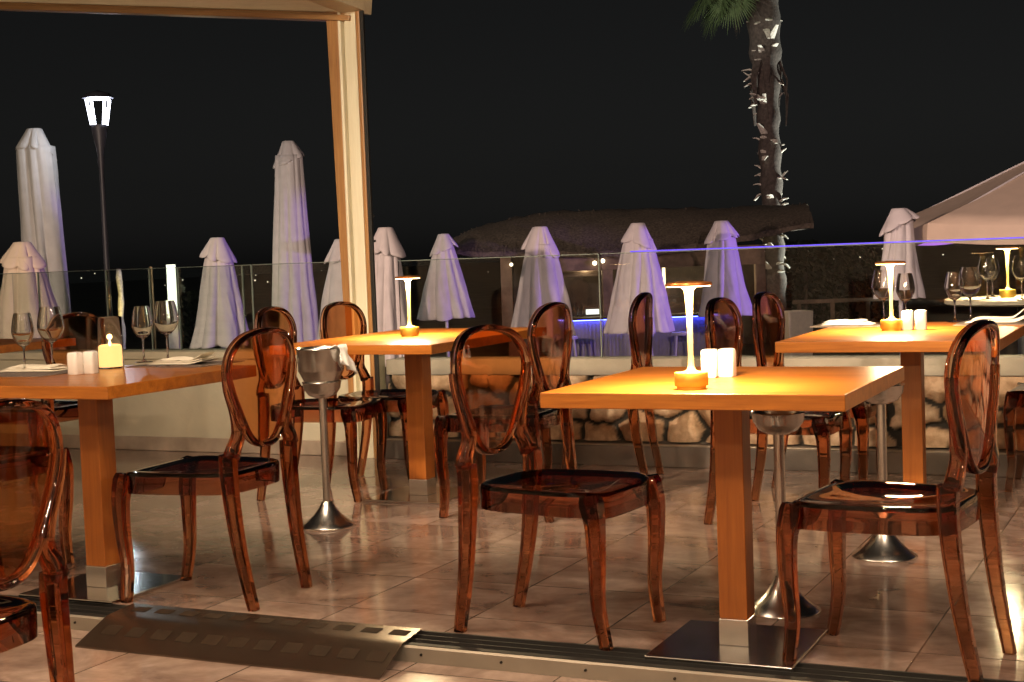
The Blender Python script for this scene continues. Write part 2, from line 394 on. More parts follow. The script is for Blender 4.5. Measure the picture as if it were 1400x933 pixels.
# ------------------------------------------------------------------ lamps, shakers, glasses, linen
def make_lamp():
    t = empty('table_lamp', (0, 0, 0), 0, 'x', 'lamp', 'slim cordless table lamps')
    obj('base', lat([(0, 0), (.0385, 0), (.0385, .0085), (.0435, .0095), (.044, .0105), (.044, .0425), (.0434, .0438), (0, .044)], 48), M['brass'], t, True, 28)
    obj('stem', lat([(.0, .0442), (.026, .0445), (.013, .049), (.0082, .060), (.0066, .09), (.0072, .15), (.009, .21), (.0108, .245), (.0135, .258), (.022, .2655), (.030, .2675), (0, .2676)], 32), M['lit_brass'], t, True, 50)
    h = obj('lamp_head', lat([(0, .268), (.060, .2685), (.061, .272), (.058, .277), (.03, .280), (0, .281)], 40), M['copper'], t, True, 40)
    d = bmesh.new(); lathe(d, [(.032, .2672), (.056, .2674)], 40); lathe(d, [(.032, .2666), (.056, .2668)], 40)
    obj('diffuser', lat([(.032, .2679), (.032, .2662), (.056, .2664), (.056, .2679)], 40), M['led'], h)
    return t
lamp0 = make_lamp()
LP = [((.462, 3.85, .75), 'lit gold lamp with a glowing stem on the front beech table'),
      ((-.470, 6.86, .75), 'lit gold lamp on the far middle table beside the wooden post'),
      ((1.525, 5.96, .75), 'lit gold lamp in front of two wine glasses on the right table')]
def lamp_light(p, pw=1.0):
    light('lamp_glow', 'AREA', (p[0], p[1], p[2]+.2655), 38*pw, (1, .74, .40), shape='DISK', size=.112)
for i, (p, lab) in enumerate(LP):
    o = lamp0 if i == 0 else copy_tree(lamp0); o.location = p; o['label'] = lab; lamp_light(p)

def shaker_bm():
    bm = bmesh.new(); sec = [(.0205, 0), (.0225, .003), (.0225, .070), (.0205, .077), (.015, .079)]; n = 24; rings = []
    for r, z in sec:
        ring = []
        for i in range(n):
            a = 2*PI*(i+.5)/n; ca, sa = math.cos(a), math.sin(a); k = (abs(ca)**5+abs(sa)**5)**(-.2); ring.append(bm.verts.new((ca*k*r, sa*k*r, z)))
        rings.append(ring)
    for A, Bq in zip(rings, rings[1:]):
        for i in range(n): bm.faces.new((A[i], A[(i+1) % n], Bq[(i+1) % n], Bq[i]))
    bm.faces.new(rings[0][::-1]); bm.faces.new(rings[-1]); return bm
sh0 = None
for (x, y, lab, a) in [(.553, 4.168, 'left white shaker on the front table, next to the lamp', -.35), (.602, 4.170, 'right white shaker on the front table', -.5),
                    (1.588, 5.953, 'left white shaker touching the lamp on the right table', -.45), (1.636, 5.935, 'right white shaker on the right table', -.35),
                    (-1.532, 5.20, 'left cream shaker in front of the candle on the left table', -.45), (-1.486, 5.225, 'right cream shaker against the candle glass on the left table', -.3)]:
    if sh0 is None: sh0 = o = obj('shaker', shaker_bm(), M['porcelain'], None, True, 40)
    else: o = sh0.copy(); C.objects.link(o)
    o.location = (x, y, .7505); o.rotation_euler = (0, 0, a); tag(o, lab, 'salt shaker', 'pairs of salt and pepper shakers')

def glass_bm(h, r):
    s = h/.225; R = r
    out = [(.0, .0), (.034, .0), (.034, .0015), (.012, .004), (.0042, .010), (.0036, .03), (.0036, .085*s), (.006, .096*s)]
    bowl = [(.020, .104*s), (R*.78, .122*s), (R, .148*s), (R*.97, .172*s), (R*.84, .205*s), (R*.72, h)]
    inn = [(R*.72-.0012, h), (R*.84-.0013, .205*s), (R*.97-.0014, .172*s), (R-.0014, .148*s), (R*.78-.0018, .1235*s), (.018, .107*s), (0, .102*s)]
    def sm(ps, k=4): return [(max(0, v.x), v.y) for v in crom([(a, b, 0) for a, b in ps], k)]
    return lat(out + sm(bowl) + sm(inn), 28)
g_small, g_big = glass_bm(.215, .040), glass_bm(.232, .048)
gs = {}
GL = [((-1.775, 5.40, .752), 0, 'small wine glass at the left end of the candle table'),
      ((-1.695, 5.47, .752), 1, 'large wine glass left of the candle and white shakers'),
      ((-1.415, 5.70, .752), 0, 'small wine glass right of the candle on the left table'),
      ((-1.330, 5.73, .752), 1, 'large wine glass behind the cream napkin on the left table'),
      ((1.610, 6.42, .753), 1, 'wine glass left of the lamp stem on the right table'),
      ((1.695, 6.38, .753), 0, 'wine glass right of the lamp stem on the right table'),
      ((1.905, 6.38, .752), 0, 'small wine glass beside the folded napkin at right'),
      ((1.985, 6.42, .752), 1, 'large wine glass behind the folded napkin at right')]
def put_glass(p, k, lab, grp='stemmed wine glasses'):
    if k not in gs: gs[k] = o = obj('wine_glass', g_big if k else g_small, M['glass'], None, True, 60)
    else: o = gs[k].copy(); C.objects.link(o)
    o.location = p; tag(o, lab, 'wine glass', grp); return o
for g in GL: put_glass(*g)

# candle in a hurricane glass
cp = Vector((-1.478, 5.46, .7505)); cnd = empty('candle_lantern', cp, 0, 'glass cylinder with a glowing candle on the left table', 'candle')
obj('glass_cylinder', lat([(0, 0), (.046, 0), (.047, .004), (.047, .187), (.0455, .189), (.044, .187), (.044, .006), (0, .006)], 40), M['candle_glass'], cnd, True, 50)
wx = obj('candle', lat([(0, .0065), (.0425, .0065), (.0428, .078), (.038, .083), (.012, .074), (0, .074)], 32), M['wax'], cnd, True, 50)
obj('flame', lat([(0, .078), (.004, .082), (.0055, .089), (.003, .098), (0, .106)], 12), M['flame'], wx, True)
light('candle_glow', 'POINT', cp+Vector((0, 0, .112)), .8, (1, .55, .2), shadow_soft_size=.01)

def napkin_bm(w, d, seed, curl=0.0):
    rnd = random.Random(seed); bm = bmesh.new(); nx, ny = 26, 12
    for lay in range(3):
        z0 = .002 + lay*.0065; sx, sy = 1-.09*lay, 1-.14*lay; ox, oy = rnd.uniform(-.012, .012), rnd.uniform(-.006, .006); g = {}
        for side in (0, 1):
            for i in range(nx+1):
                for j in range(ny+1):
                    x = (i/nx-.5)*w*sx+ox; y = (j/ny-.5)*d*sy+oy
                    e = min(i, nx-i)/nx*2; f = min(j, ny-j)/ny*2; rim = min(1, f*4)*min(1, e*5)
                    nz = noise.noise(Vector((x*14+seed, y*18, lay*3.1)))*.0035 + noise.noise(Vector((x*40, y*30+seed, lay)))*.001
                    cz = curl*max(0, i/nx-.72)**1.4*.9*(1 if lay == 2 else .6)
                    g[side, i, j] = bm.verts.new((x, y, z0 + nz*(.3+lay*.6) + cz + (.0055*rim if side else 0)))
        for i in range(nx):
            for j in range(ny):
                bm.faces.new((g[1, i, j], g[1, i+1, j], g[1, i+1, j+1], g[1, i, j+1])); bm.faces.new((g[0, i, j], g[0, i, j+1], g[0, i+1, j+1], g[0, i+1, j]))
        for i in range(nx):
            bm.faces.new((g[0, i, 0], g[0, i+1, 0], g[1, i+1, 0], g[1, i, 0])); bm.faces.new((g[0, i, ny], g[1, i, ny], g[1, i+1, ny], g[0, i+1, ny]))
        for j in range(ny):
            bm.faces.new((g[0, 0, j], g[1, 0, j], g[1, 0, j+1], g[0, 0, j+1])); bm.faces.new((g[0, nx, j], g[0, nx, j+1], g[1, nx, j+1], g[1, nx, j]))
    return bm
def place_setting(name_l, x, y, rz, w, d, mz, lab_mat, lab_nap, nw, nd, m, seed, curl, fork, ofs=(0, 0)):
    o = obj('placemat', B(((0, 0, .0015), (w, d, .003))), M['placemat']); o.location = (x, y, mz); o.rotation_euler = (0, 0, rz); tag(o, lab_mat, 'placemat', 'rectangular placemats')
    n = obj('napkin', napkin_bm(nw, nd, seed, curl), m, None, True, 60); n.location = (x+ofs[0], y+ofs[1], mz+.0035); n.rotation_euler = (0, 0, rz+.05); tag(n, lab_nap, 'napkin', 'folded napkins')
def cutlery_bm(kind):
    bm = bmesh.new()
    sweep(bm, [(-.095, 0, .003), (-.03, 0, .006), (.03, 0, .005), (.05, 0, .004)], [(.010, .0025), (.006, .003), (.005, .003), (.006, .0025)], (0, 1, 0), 8, 2.5)
    if kind == 'fork':
        sweep(bm, [(.048, 0, .004), (.06, 0, .003), (.07, 0, .004)], [(.008, .0022), (.022, .002), (.024, .002)], (0, 1, 0), 8, 3)
        for k in (-1.5, -.5, .5, 1.5): sweep(bm, [(.069, k*.0065, .004), (.09, k*.0065, .006), (.105, k*.006, .004)], (.0035, .0018), (0, 1, 0), 6, 2)
    else: sweep(bm, [(.048, 0, .004), (.065, 0, .004), (.10, 0, .004), (.115, .003, .004)], [(.008, .002), (.019, .0015), (.019, .0012), (.004, .001)], (0, 1, 0), 8, 3)
    return bm
def cutlery(kind, x, y, z, rz, lab):
    o = obj(kind, cutlery_bm(kind), M['steel'], None, True, 50); o.location = (x, y, z); o.rotation_euler = (0, 0, rz); tag(o, lab, kind, 'cutlery by the napkins')
place_setting('', -1.215, 5.52, -.44+PI/2*0, .34, .27, .7502, 'dark placemat under the right cream napkin by the candle', 'cream folded napkin right of the candle on the left table', .25, .13, M['linen'], 3, .16, 'fork')
place_setting('', -1.73, 5.33, -.44, .32, .26, .7502, 'dark placemat under the wine glasses at the left table end', 'cream napkin lying behind the two left wine glasses', .26, .12, M['linen'], 5, .0, 'fork', (-.02, .10))
cutlery('fork', -1.33, 5.36, .7540, -.35, 'silver fork lying in front of the right cream napkin')
cutlery('knife', -1.22, 5.335, .7540, -.40, 'silver knife beside the fork on the left table')
place_setting('', 1.462, 6.42, -.43, .30, .22, .7502, 'grey placemat at the back left of the right table', 'white folded napkin left of the lamp on the right table', .22, .12, M['white_cloth'], 9, .0, 'fork', (0, .02))
place_setting('', 2.02, 6.18, -.43, .32, .24, .7502, 'grey placemat at the right edge of the right table', 'white folded napkin with raised end beside the chair back', .27, .12, M['white_cloth'], 11, .35, 'fork', (.02, .03))
cutlery('knife', 1.965, 6.09, .7540, -.35, 'silver knife in front of the white napkin at right')

# ------------------------------------------------------------------ wine cooler stands
def stand(x, y, label, bowl=True):
    t = empty('cooler_stand', (x, y, 0), 0, label, 'wine cooler stand', 'steel wine cooler stands')
    obj('base', lat([(0, 0), (.112, 0), (.114, .004), (.112, .009), (.085, .026), (.055, .055), (.034, .085), (.022, .108), (0, .109)], 48), M['steel'], t, True, 50)
    obj('pole', lat([(0, .108), (.0165, .108), (.0165, .545), (0, .546)], 24), M['steel'], t, True, 50)
    b = obj('bowl', lat([(0, .543), (.030, .544), (.058, .556), (.076, .582), (.080, .607), (.083, .610), (.081, .613), (.077, .609), (.073, .584), (.055, .560), (.028, .549), (0, .548)], 48), M['steel'], t, True, 60)
    return t
stand(-.80, 6.19, 'steel stand carrying the wine bucket behind the left amber chair')
stand(.795, 4.47, 'empty steel cooler stand behind the post of the front table')
stand(1.285, 5.19, 'steel cooler stand with ice, behind the seat of the right chair')
bk = empty('wine_bucket', (-.80, 6.19, .60), 0, 'steel wine bucket with a white cloth, on the stand by the left chair', 'wine bucket')
obj('bucket', lat([(0, -.045), (.045, -.046), (.068, -.030), (.0715, .01), (.094, .055), (.096, .06), (.100, .145), (.104, .150), (.101, .155), (.096, .148), (.092, .06), (.088, .056), (0, .05)], 48), M['steel'], bk, True, 50)
def ring_bm():
    bm = bmesh.new(); pts = [(.0, .104*0+ .03*math.cos(a), .03*math.sin(a)) for a in [2*PI*i/20 for i in range(20)]]
    return sweep(bm, pts, (.006, .006), (1, 0, 0), 8, 2, True)
for s in (-1, 1):
    r = obj('ring_handle', ring_bm(), M['steel'], bk, True); r.location = (.108*s, 0, .085)
def drape_bm():
    bm = bmesh.new(); g = {}; nx, ny = 14, 16
    for i in range(nx+1):
        for j in range(ny+1):
            s = (i/nx-.5)*(.075+.03*math.sin(j*.5)); t = j/ny
            if t < .45: r = .060+.043*t/.45; z = .150+.012*math.sin(t/.45*1.7)
            else: k = (t-.45)/.55; r = .109+.016*k+.013*math.sin(s*150+2)*k; z = .157-.062*k-.9*(s+.04)*k*.75
            g[i, j] = bm.verts.new((r, s*(1+.5*t), z+.003*math.sin(s*150+t*4)))
    for i in range(nx):
        for j in range(ny): bm.faces.new((g[i, j], g[i+1, j], g[i+1, j+1], g[i, j+1]))
    return bm
dp = obj('cloth', drape_bm(), M['white_cloth'], None, True); dp.location = (-.80, 6.19, .602); dp.rotation_euler = (0, 0, -.35)
sol = dp.modifiers.new('thick', 'SOLIDIFY'); sol.thickness = .004; tag(dp, 'white cloth hanging over the rim of the wine bucket', 'cloth')
ib = bmesh.new(); rr = random.Random(4)
for k in range(26):
    a = rr.uniform(0, 2*PI); q = .06*math.sqrt(rr.random()); s = rr.uniform(.014, .026)
    bmesh.ops.create_cube(ib, size=s, matrix=Matrix.Translation((q*math.cos(a), q*math.sin(a), .592+rr.uniform(0, .034)*(1-q/.08))) @ Matrix.Rotation(rr.uniform(0, 3), 4, (rr.random(), rr.random(), rr.random()+.1)))
io = obj('ice', ib, M['ice']); io.location = (1.285, 5.19, 0); tag(io, 'ice cubes heaped in the bowl of the right cooler stand', 'ice', None, 'stuff')

# ------------------------------------------------------------------ floors, track, ramp
def quad(name, pts, m, z, label=None):
    bm = bmesh.new(); bm.faces.new([bm.verts.new((p.x, p.y, z)) for p in pts]); o = obj(name, bm, m); o['kind'] = 'structure'; return o
BT = 3.85                                       # edge of the terrace floor at the door track
BW = 7.12                                       # face of the kerb along the low wall
def slab(name, a0, a1, b0, b1, z0, z1, m, kind='structure'):
    c = T((a0+a1)/2, (b0+b1)/2, (z0+z1)/2); o = obj(name, B(((0, 0, 0), (a1-a0, b1-b0, z1-z0))), m); o.location = c; o.rotation_euler = (0, 0, TH)
    if kind: o['kind'] = kind
    return o
slab('terrace_floor', -9, 6, BT, BW+.4, -.2, 0, M['floor'])
slab('restaurant_floor', -8, 6, -4.5, BT-.172, -.3, -.045, M['floor'])
g = slab('ground', -160, 160, BW+5.2, 400, -1.5, -1.3, M['deck'])
slab('outdoor_deck', -9, 9, BW+.42, BW+5, -.3, -.004, M['deck'])
tr = empty('door_track', T(0, BT, 0), TH, 'black sliding door track with an aluminium strip across the front', 'door track')
a0, a1 = -6.5, 2.5; ln = a1-a0; mid = (a0+a1)/2
obj('channel', B(((mid, -.080, -.026), (ln, .156, .03)), ((mid, -.006, -.010), (ln, .010, .022)), ((mid, -.05, -.006), (ln, .006, .014)), ((mid, -.095, -.006), (ln, .006, .014)), ((mid, -.145, -.008), (ln, .024, .018))), M['black'], tr)
ab = bmesh.new(); prism(ab, [(a0, -.159, .000), (a0, -.166, .001), (a0, -.172, -.004), (a0, -.176, -.0445), (a0, -.159, -.0445)], (ln, 0, 0))
obj('edge_strip', ab, M['alu'], tr)
sb = bmesh.new()
for k in range(34):
    x = a0+.1+k*.255
    bmesh.ops.create_cone(sb, segments=10, radius1=.0045, radius2=.0035, depth=.004, cap_ends=True, matrix=Matrix.Translation((x, -.1755, -.021)) @ Matrix.Rotation(PI/2, 4, 'X'))
obj('screws', sb, M['screw'], tr)

rp = empty('threshold_ramp', T(-2.69, 3.66, 0), TH-.01, 'brown metal ramp with square grip patches leading over the track', 'ramp')
m_r = simple("ramp_metal", (.14, .10, .075), .27, .85, .15, 5)
def ramp_pt(x, t, lift=0):       # t 0 = top edge, 1 = toe
    y = .172 - .335*t; z = .006 - .004*t if t < .47 else .0041 - .0495*(t-.47)/.53; sk = .05*t
    return Vector((x+sk, y, z+lift))
rb = bmesh.new(); g = {}; nx, ny = 20, 14
for i in range(nx+1):
    for j in range(ny+1):
        for s in (0, 1): g[s, i, j] = rb.verts.new(ramp_pt(-.545+1.09*i/nx, j/ny, .006*s))
for i in range(nx):
    for j in range(ny):
        rb.faces.new((g[1, i, j], g[1, i, j+1], g[1, i+1, j+1], g[1, i+1, j])); rb.faces.new((g[0, i, j], g[0, i+1, j], g[0, i+1, j+1], g[0, i, j+1]))
    for j, f in ((0, 0), (ny, 0)): rb.faces.new((g[0, i, j], g[1, i, j], g[1, i+1, j], g[0, i+1, j]))
for j in range(ny):
    for i in (0, nx): rb.faces.new((g[0, i, j], g[0, i, j+1], g[1, i, j+1], g[1, i, j]))
obj('ramp_plate', rb, m_r, rp, True, 30)
m_g = simple("grip_tape", (.024, .014, .008), .75, 0, .2, 40, .3, 300)
for t0, t1 in ((.10, .26), (.62, .78)):
    tb = bmesh.new()
    for k in range(11):
        x0 = -.50 + k*.0965; v = [tb.verts.new(ramp_pt(xx, tt, .0068)) for xx, tt in ((x0, t0), (x0, t1), (x0+.060, t1), (x0+.060, t0))]; tb.faces.new(v)
    o = obj('grip_patches', tb, m_g, rp)
m_g.node_tree.nodes['Principled BSDF'].inputs['Specular IOR Level'].default_value = .15

# ------------------------------------------------------------------ low walls, post, pergola timbers, glass
apost = onb(492, 350, BW).dot(E1)
AL, AR = -9.0, 5.2
def wbox(parent, name, a0, a1, b0, b1, z0, z1, m, bevel=.004, ref=None):
    c = T((a0+a1)/2, (b0+b1)/2, (z0+z1)/2)-Vector(parent.location)
    o = obj(name, B(((0, 0, 0), (a1-a0, b1-b0, z1-z0))), m, parent, bevel=bevel); o.location = Matrix.Rotation(-parent.rotation_euler.z, 3, 'Z') @ c; o.rotation_euler.z = TH-parent.rotation_euler.z; return o
lw = empty('low_wall', T(apost-2, BW+.15, 0), TH, 'plain cream plastered low wall left of the wooden post', 'low wall')
wbox(lw, 'wall_body', AL, apost-.04, BW+.06, BW+.30, 0, .555, M['plaster'])
wbox(lw, 'coping', AL, apost-.04, BW+.045, BW+.315, .555, .60, M['plaster'])
wbox(lw, 'skirting', AL, apost-.04, BW+.045, BW+.062, 0.001, .085, M['skirt'])

sw = empty('stone_wall', T(apost+2, BW+.2, 0), TH, 'low field-stone wall with dark joints under a grey concrete band', 'stone wall')
a0, a1, zz0, zz1 = apost+.06, AR, .112, .455
rs = random.Random(21); seeds = []
row_h = .165; r = 0; z = zz0-.06
while z < zz1+.15:
    x = a0-.2+(.11 if r % 2 else 0)
    while x < a1+.2:
        w = rs.uniform(.15, .34); seeds.append((x+w/2, z+rs.uniform(-.045, .045)+row_h/2, rs.random(), rs.uniform(.8, 1.25))); x += w
    z += row_h*rs.uniform(.85, 1.15); r += 1
stb = bmesh.new(); lay = stb.verts.layers.float_color.new("stone"); step = .009
na, nz = int((a1-a0)/step), int((zz1-zz0)/step); grid = {}; rot = Matrix.Rotation(TH, 3, 'Z')
buckets = {}
for sd in seeds: buckets.setdefault(int(sd[0]/.4), []).append(sd)
O0 = T(apost+2, BW+.2, 0)
for i in range(na+1):
    for j in range(nz+1):
        a = a0+i*step; zz = zz0+(zz1-zz0)*j/nz; p = Vector((a*5, zz*5, 3))
        aw = a+.035*noise.noise(p)+.012*noise.noise(p*4); zw = zz+.030*noise.noise(p+Vector((9, 4, 1)))+.012*noise.noise(p*4+Vector((3, 8, 0)))
        best = []; kb = int(aw/.4)
        for kk in (kb-1, kb, kb+1):
            for sd in buckets.get(kk, []):
                d = math.hypot((aw-sd[0])*.8, zw-sd[1])/sd[3]; best.append((d, sd[2], sd))
        best.sort(key=lambda q: q[0]); s1, s2 = best[0][2], best[1][2]
        sep = math.hypot((s1[0]-s2[0])*.8, s1[1]-s2[1]); e = (best[1][0]-best[0][0])*.9
        jw = .013+.020*max(0, noise.noise(Vector((a*3, zz*3, 7)))+.25)
        mk = min(1, max(0, (e-jw*.95)/.006)); dome = min(1, max(0, (e-jw*.8)/.06))
        h = .050*math.sqrt(dome)+.014*noise.noise(p*3)*mk
        v = stb.verts.new(rot @ Vector((0, 0, 0))+ (T(a, BW+.165-h, zz)-O0)); v.co = Matrix.Rotation(-TH, 3, 'Z') @ v.co; v[lay] = (mk, best[0][1], dome, 1); grid[i, j] = v
for i in range(na):
    for j in range(nz): stb.faces.new((grid[i, j], grid[i+1, j], grid[i+1, j+1], grid[i, j+1]))
so = obj('stones', stb, M['stone'], sw, True)
wbox(sw, 'core', a0, a1, BW+.17, BW+.30, 0, .45, M['kerb'])
wbox(sw, 'concrete_band', a0, a1, BW+.13, BW+.32, .456, .542, M['cap'])
kb = empty('kerb', T(apost+2, BW, 0), TH, 'dark stone kerb with a pale metal top edge below the stone wall', 'kerb')
wbox(kb, 'kerb_body', apost+.06, AR, BW, BW+.145, 0, .104, M['kerb'])
wbox(kb, 'metal_rail', apost+.06, AR, BW-.004, BW+.03, .1045, .113, M['alu'], .002)

wp = empty('wooden_post', T(apost, BW+.03, 0), TH, 'tall pale wooden post with orange pine trims and a black seal', 'post')
PT = 2.75
wbox(wp, 'board', apost-.034, apost+.034, BW+.0, BW+.10, 0, PT, M['pale_wood'], .004)
wbox(wp, 'groove', apost-.057, apost-.035, BW+.03, BW+.10, 0, PT, M['pale_wood'], .003)
wbox(wp, 'bead', apost-.076, apost-.058, BW-.006, BW+.10, 0, PT, M['pale_wood'], .006)
wbox(wp, 'trim', apost+.042, apost+.067, BW-.012, BW+.012, 0, PT, M['oak'], .005)
wbox(wp, 'seal', apost+.068, apost+.090, BW-.010, BW+.008, .1, PT, M['black'], .002)
st = bmesh.new(); prism(st, [(-.077, -.03, 0), (-.108, -.03, 0), (-.155, -.03, 2.62), (-.077, -.03, 2.62)], (0, .09, 0))
obj('stile', st, M['oak'], wp, bevel=.004)
hb = bmesh.new()
for k, z in enumerate((.66, .80)): box(hb, (.085, -.008, z+.55), (.012, .012, .012))
obj('hinge_pin', hb, M['steel'], wp)

# header rising to the left, in the plane of the wall
pR, pL = onb(452, 28, BW), onb(0, 13, BW); dv = (pL-pR); pL = pR+dv*1.5
hd = empty('header_beam', T(pR.dot(E1), BW, pR.z), TH, 'long pine header beam sloping up to the left from the post', 'beam')
l3 = dv.length*1.5; slope = math.asin(dv.z/dv.length)
def beam(parent, name, y0, y1, z0, z1, x0, x1, m):
    o = obj(name, B((((x0+x1)/2, (y0+y1)/2, (z0+z1)/2), (x1-x0, y1-y0, z1-z0))), m, parent, bevel=.004); o.rotation_euler = (0, slope, 0); return o
beam(hd, 'lower_trim', -.02, .09, -.000, .030, -l3, .13, M['oak_h'])
beam(hd, 'shadow_trim', .0, .09, .031, .045, -l3, .13, M['oak_h'])
beam(hd, 'board', -.005, .10, .046, .20, -l3, .20, M['pale_h'])
pa, pb = onb(480, 16, BW-.02), None
rf = empty('rafter', pa, TH, 'pale rafter running from the post head back toward the restaurant', 'rafter')
rfm = bmesh.new(); prism(rfm, [(-.07, .03, 0), (.07, .03, 0), (.07, .03, .22), (-.07, .03, .22)], (0, -3.6, .22)); obj('rafter_body', rfm, M['pale_h'], rf, bevel=.004)

def balustrade(a_list, z0, z1, label, b):
    t = empty('glass_balustrade', T((a_list[0]+a_list[-1])/2, b, 0), TH, label, 'glass balustrade'); off = (a_list[0]+a_list[-1])/2
    for x0, x1 in zip(a_list, a_list[1:]):
        p = obj('glass_panel', B((((x0+x1)/2-off, 0, (z0+z1)/2), (x1-x0-.012, .010, z1-z0))), M['pane'], t)
        obj('panel_edge', B((((x0+x1)/2-off, 0, z1+.002), (x1-x0-.012, .011, .004)), ((x1-off-.0055, 0, (z0+z1)/2), (.005, .011, z1-z0))), M['edge'], p)
    return t
def aof(u, v, b): return onb(u, v, b).dot(E1)
bL = BW+.18
balustrade([-7.0, -5.2] + [aof(u, 415, bL) for u in (-60, 55, 148, 207, 246, 347)] + [apost-.12], .602, 1.10, 'frameless glass balustrade left of the wooden post', bL)
bR = BW+.24
gR = balustrade([apost+.10, aof(822, 415, bR), 1.4-.2, 3.2, 5.0], .543, 1.092, 'frameless glass balustrade with a purple top line on the stone wall', bR)
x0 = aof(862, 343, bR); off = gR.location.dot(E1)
obj('reflected_line', B((((x0+5.0)/2-off, 0, 1.100), (5.0-x0, .010, .006))), M['purple'], gR)  # glowing strip imitates the purple reflection on the glass edge

# ------------------------------------------------------------------ parasols
def folds(rnd, n):
    w = [rnd.uniform(.45, 1.5) for _ in range(n)]; tot = sum(w); acc = 0; out = []
    for x in w: out.append((acc/tot, (acc+x)/tot, rnd.uniform(.4, 1.3))); acc += x
    return out
def fold_at(fl, f):
    for a, b, m in fl:
        if a <= f < b: return abs(math.sin(PI*(f-a)/(b-a)))**.6, m
    return 0, 1
def parasol_bm(r0, r1, h, seed, npl=8):
    rnd = random.Random(seed); bm = bmesh.new(); nv, na = 30, 120; rings = []; fl = folds(rnd, npl); fl2 = folds(rnd, 13); off = rnd.random()
    twist = rnd.uniform(-.35, .35); lx, ly = rnd.uniform(-.06, .06), rnd.uniform(-.05, .05)
    for j in range(nv+1):
        t = j/nv; ring = []
        for i in range(na):
            a = 2*PI*i/na; f = (i/na+off) % 1; p1, m1 = fold_at(fl, f); p2, m2 = fold_at(fl2, (f*1+.03*math.sin(t*5)) % 1)
            r = r0+(r1-r0)*(t**1.05) + .02*math.sin(t*3+seed)
            dp = Vector((math.cos(a)*1.7, math.sin(a)*1.7, t*1.6+seed*3))
            r *= 1-(.13+.25*t)*(1-p1)*m1 - .06*t*(1-p2)*m2 + .10*noise.noise(dp)+.03*noise.noise(dp*3.3)
            z = -h*t + .035*h*noise.noise(Vector((math.cos(a)*1.3, math.sin(a)*1.3, seed+4)))*t*t + .02*h*(1-p1)*t**6
            aa = a+twist*t; ring.append(bm.verts.new((r*math.cos(aa)+lx*t, r*math.sin(aa)+ly*t, z)))
        rings.append(ring)
    for A, Bq in zip(rings, rings[1:]):
        for i in range(na): bm.faces.new((A[i], A[(i+1) % na], Bq[(i+1) % na], Bq[i]))
    bm.faces.new(rings[0]); return bm
def cap_bm(r, h, seed):
    rnd = random.Random(seed+50); bm = bmesh.new(); na = 96; rings = []; fl = folds(rnd, 6); off = rnd.random(); tx, ty = rnd.uniform(-.10, .10), rnd.uniform(-.08, .08)
    for t, rr in ((0, .34), (.03, .42), (.2, .52), (.45, .70), (.7, .91), (.9, 1.08), (1.0, 1.12)):
        ring = []
        for i in range(na):
            a = 2*PI*i/na; p1, m1 = fold_at(fl, (i/na+off) % 1)
            q = r*rr*(1-.30*(1-p1)*m1*t**.7); z = -h*t*(.86+.22*(p1**.5)*t)+(tx*math.cos(a)+ty*math.sin(a))*t*1.2+.03*noise.noise(Vector((math.cos(a)*2, math.sin(a)*2, seed)))*t
            ring.append(bm.verts.new((q*math.cos(a), q*math.sin(a), z)))
        rings.append(ring)
    for A, Bq in zip(rings, rings[1:]):
        for i in range(na): bm.faces.new((A[i], A[(i+1) % na], Bq[(i+1) % na], Bq[i]))
    bm.faces.new(rings[0]); return bm
def parasol(u, vtop, vbot, d, wtop, wbot, wcap, hcap, seed, label, m='canvas', tilt=0.0):
    k = d/F; top = at(u, vtop, y=d); zc = vbot-vtop; wtop = wcap*(.76 if seed not in (2, 4) else 1.0)
    t = empty('closed_parasol', (top.x, top.y, -1.3), random.Random(seed).uniform(0, 1), label, 'parasol', 'closed parasols beyond the glass'); H = top.z+1.3; t.rotation_euler.y = tilt
    cn = obj('canopy', parasol_bm(wtop*k/2, wbot*k/2, (zc-hcap*.72)*k, seed), M[m], t, True); cn.location = (0, 0, H-hcap*.72*k)
    s = cn.modifiers.new('thick', 'SOLIDIFY'); s.thickness = .01
    cp = obj('vent_cap', cap_bm(wcap*k/2, hcap*k, seed), M[m], t, True, 60); cp.location = (0, 0, H); s = cp.modifiers.new('thick', 'SOLIDIFY'); s.thickness = .012
    obj('pole', lat([(0, 0), (.03, 0), (.03, H-.06), (0, H-.06)], 14), M['pole'], t, True, 50)
    obj('foot', B(((0, 0, .04), (.6, .6, .08))), M['kerb'], t, bevel=.01)
    return t
parasol(30, 331, 482, 23.0, 40, 108, 56, 28, 1, 'short closed parasol at far left, in front of a tall pale one', 'canvas_beige', -.0)
parasol(47, 176, 462, 27.0, 40, 68, 50, 34, 2, 'tall pale closed parasol at far left', 'canvas')
parasol(297, 325, 474, 24.0, 36, 92, 45, 28, 3, 'short closed parasol between the glasses and the left chair', 'canvas')
parasol(394, 193, 474, 31, 40, 72, 40, 27, 4, 'tall closed parasol in dim purple light left of the post', 'canvas')
parasol(467, 327, 470, 25.0, 40, 84, 46, 30, 12, 'closed parasol almost wholly hidden by the wooden post')
parasol(527, 311, 500, 20.0, 42, 70, 50, 34, 5, 'closed parasol just right of the wooden post, purple on one side')
parasol(606, 320, 436, 28.0, 34, 78, 36, 22, 6, 'smallest closed parasol, its white pole showing below')
parasol(738, 310, 460, 24.0, 40, 98, 48, 33, 7, 'closed parasol with a broad purple stripe behind the middle chairs')
parasol(872, 305, 455, 24.0, 38, 104, 46, 31, 8, 'closed parasol with ragged hem left of the front table lamp', 'canvas', .0)
parasol(986, 302, 432, 27.0, 38, 80, 44, 25, 9, 'closed parasol right of the front table lamp, lit violet')
parasol(1229, 285, 408, 20.5, 44, 70, 50, 24, 10, 'closed parasol beside the edge of the open beige parasol')

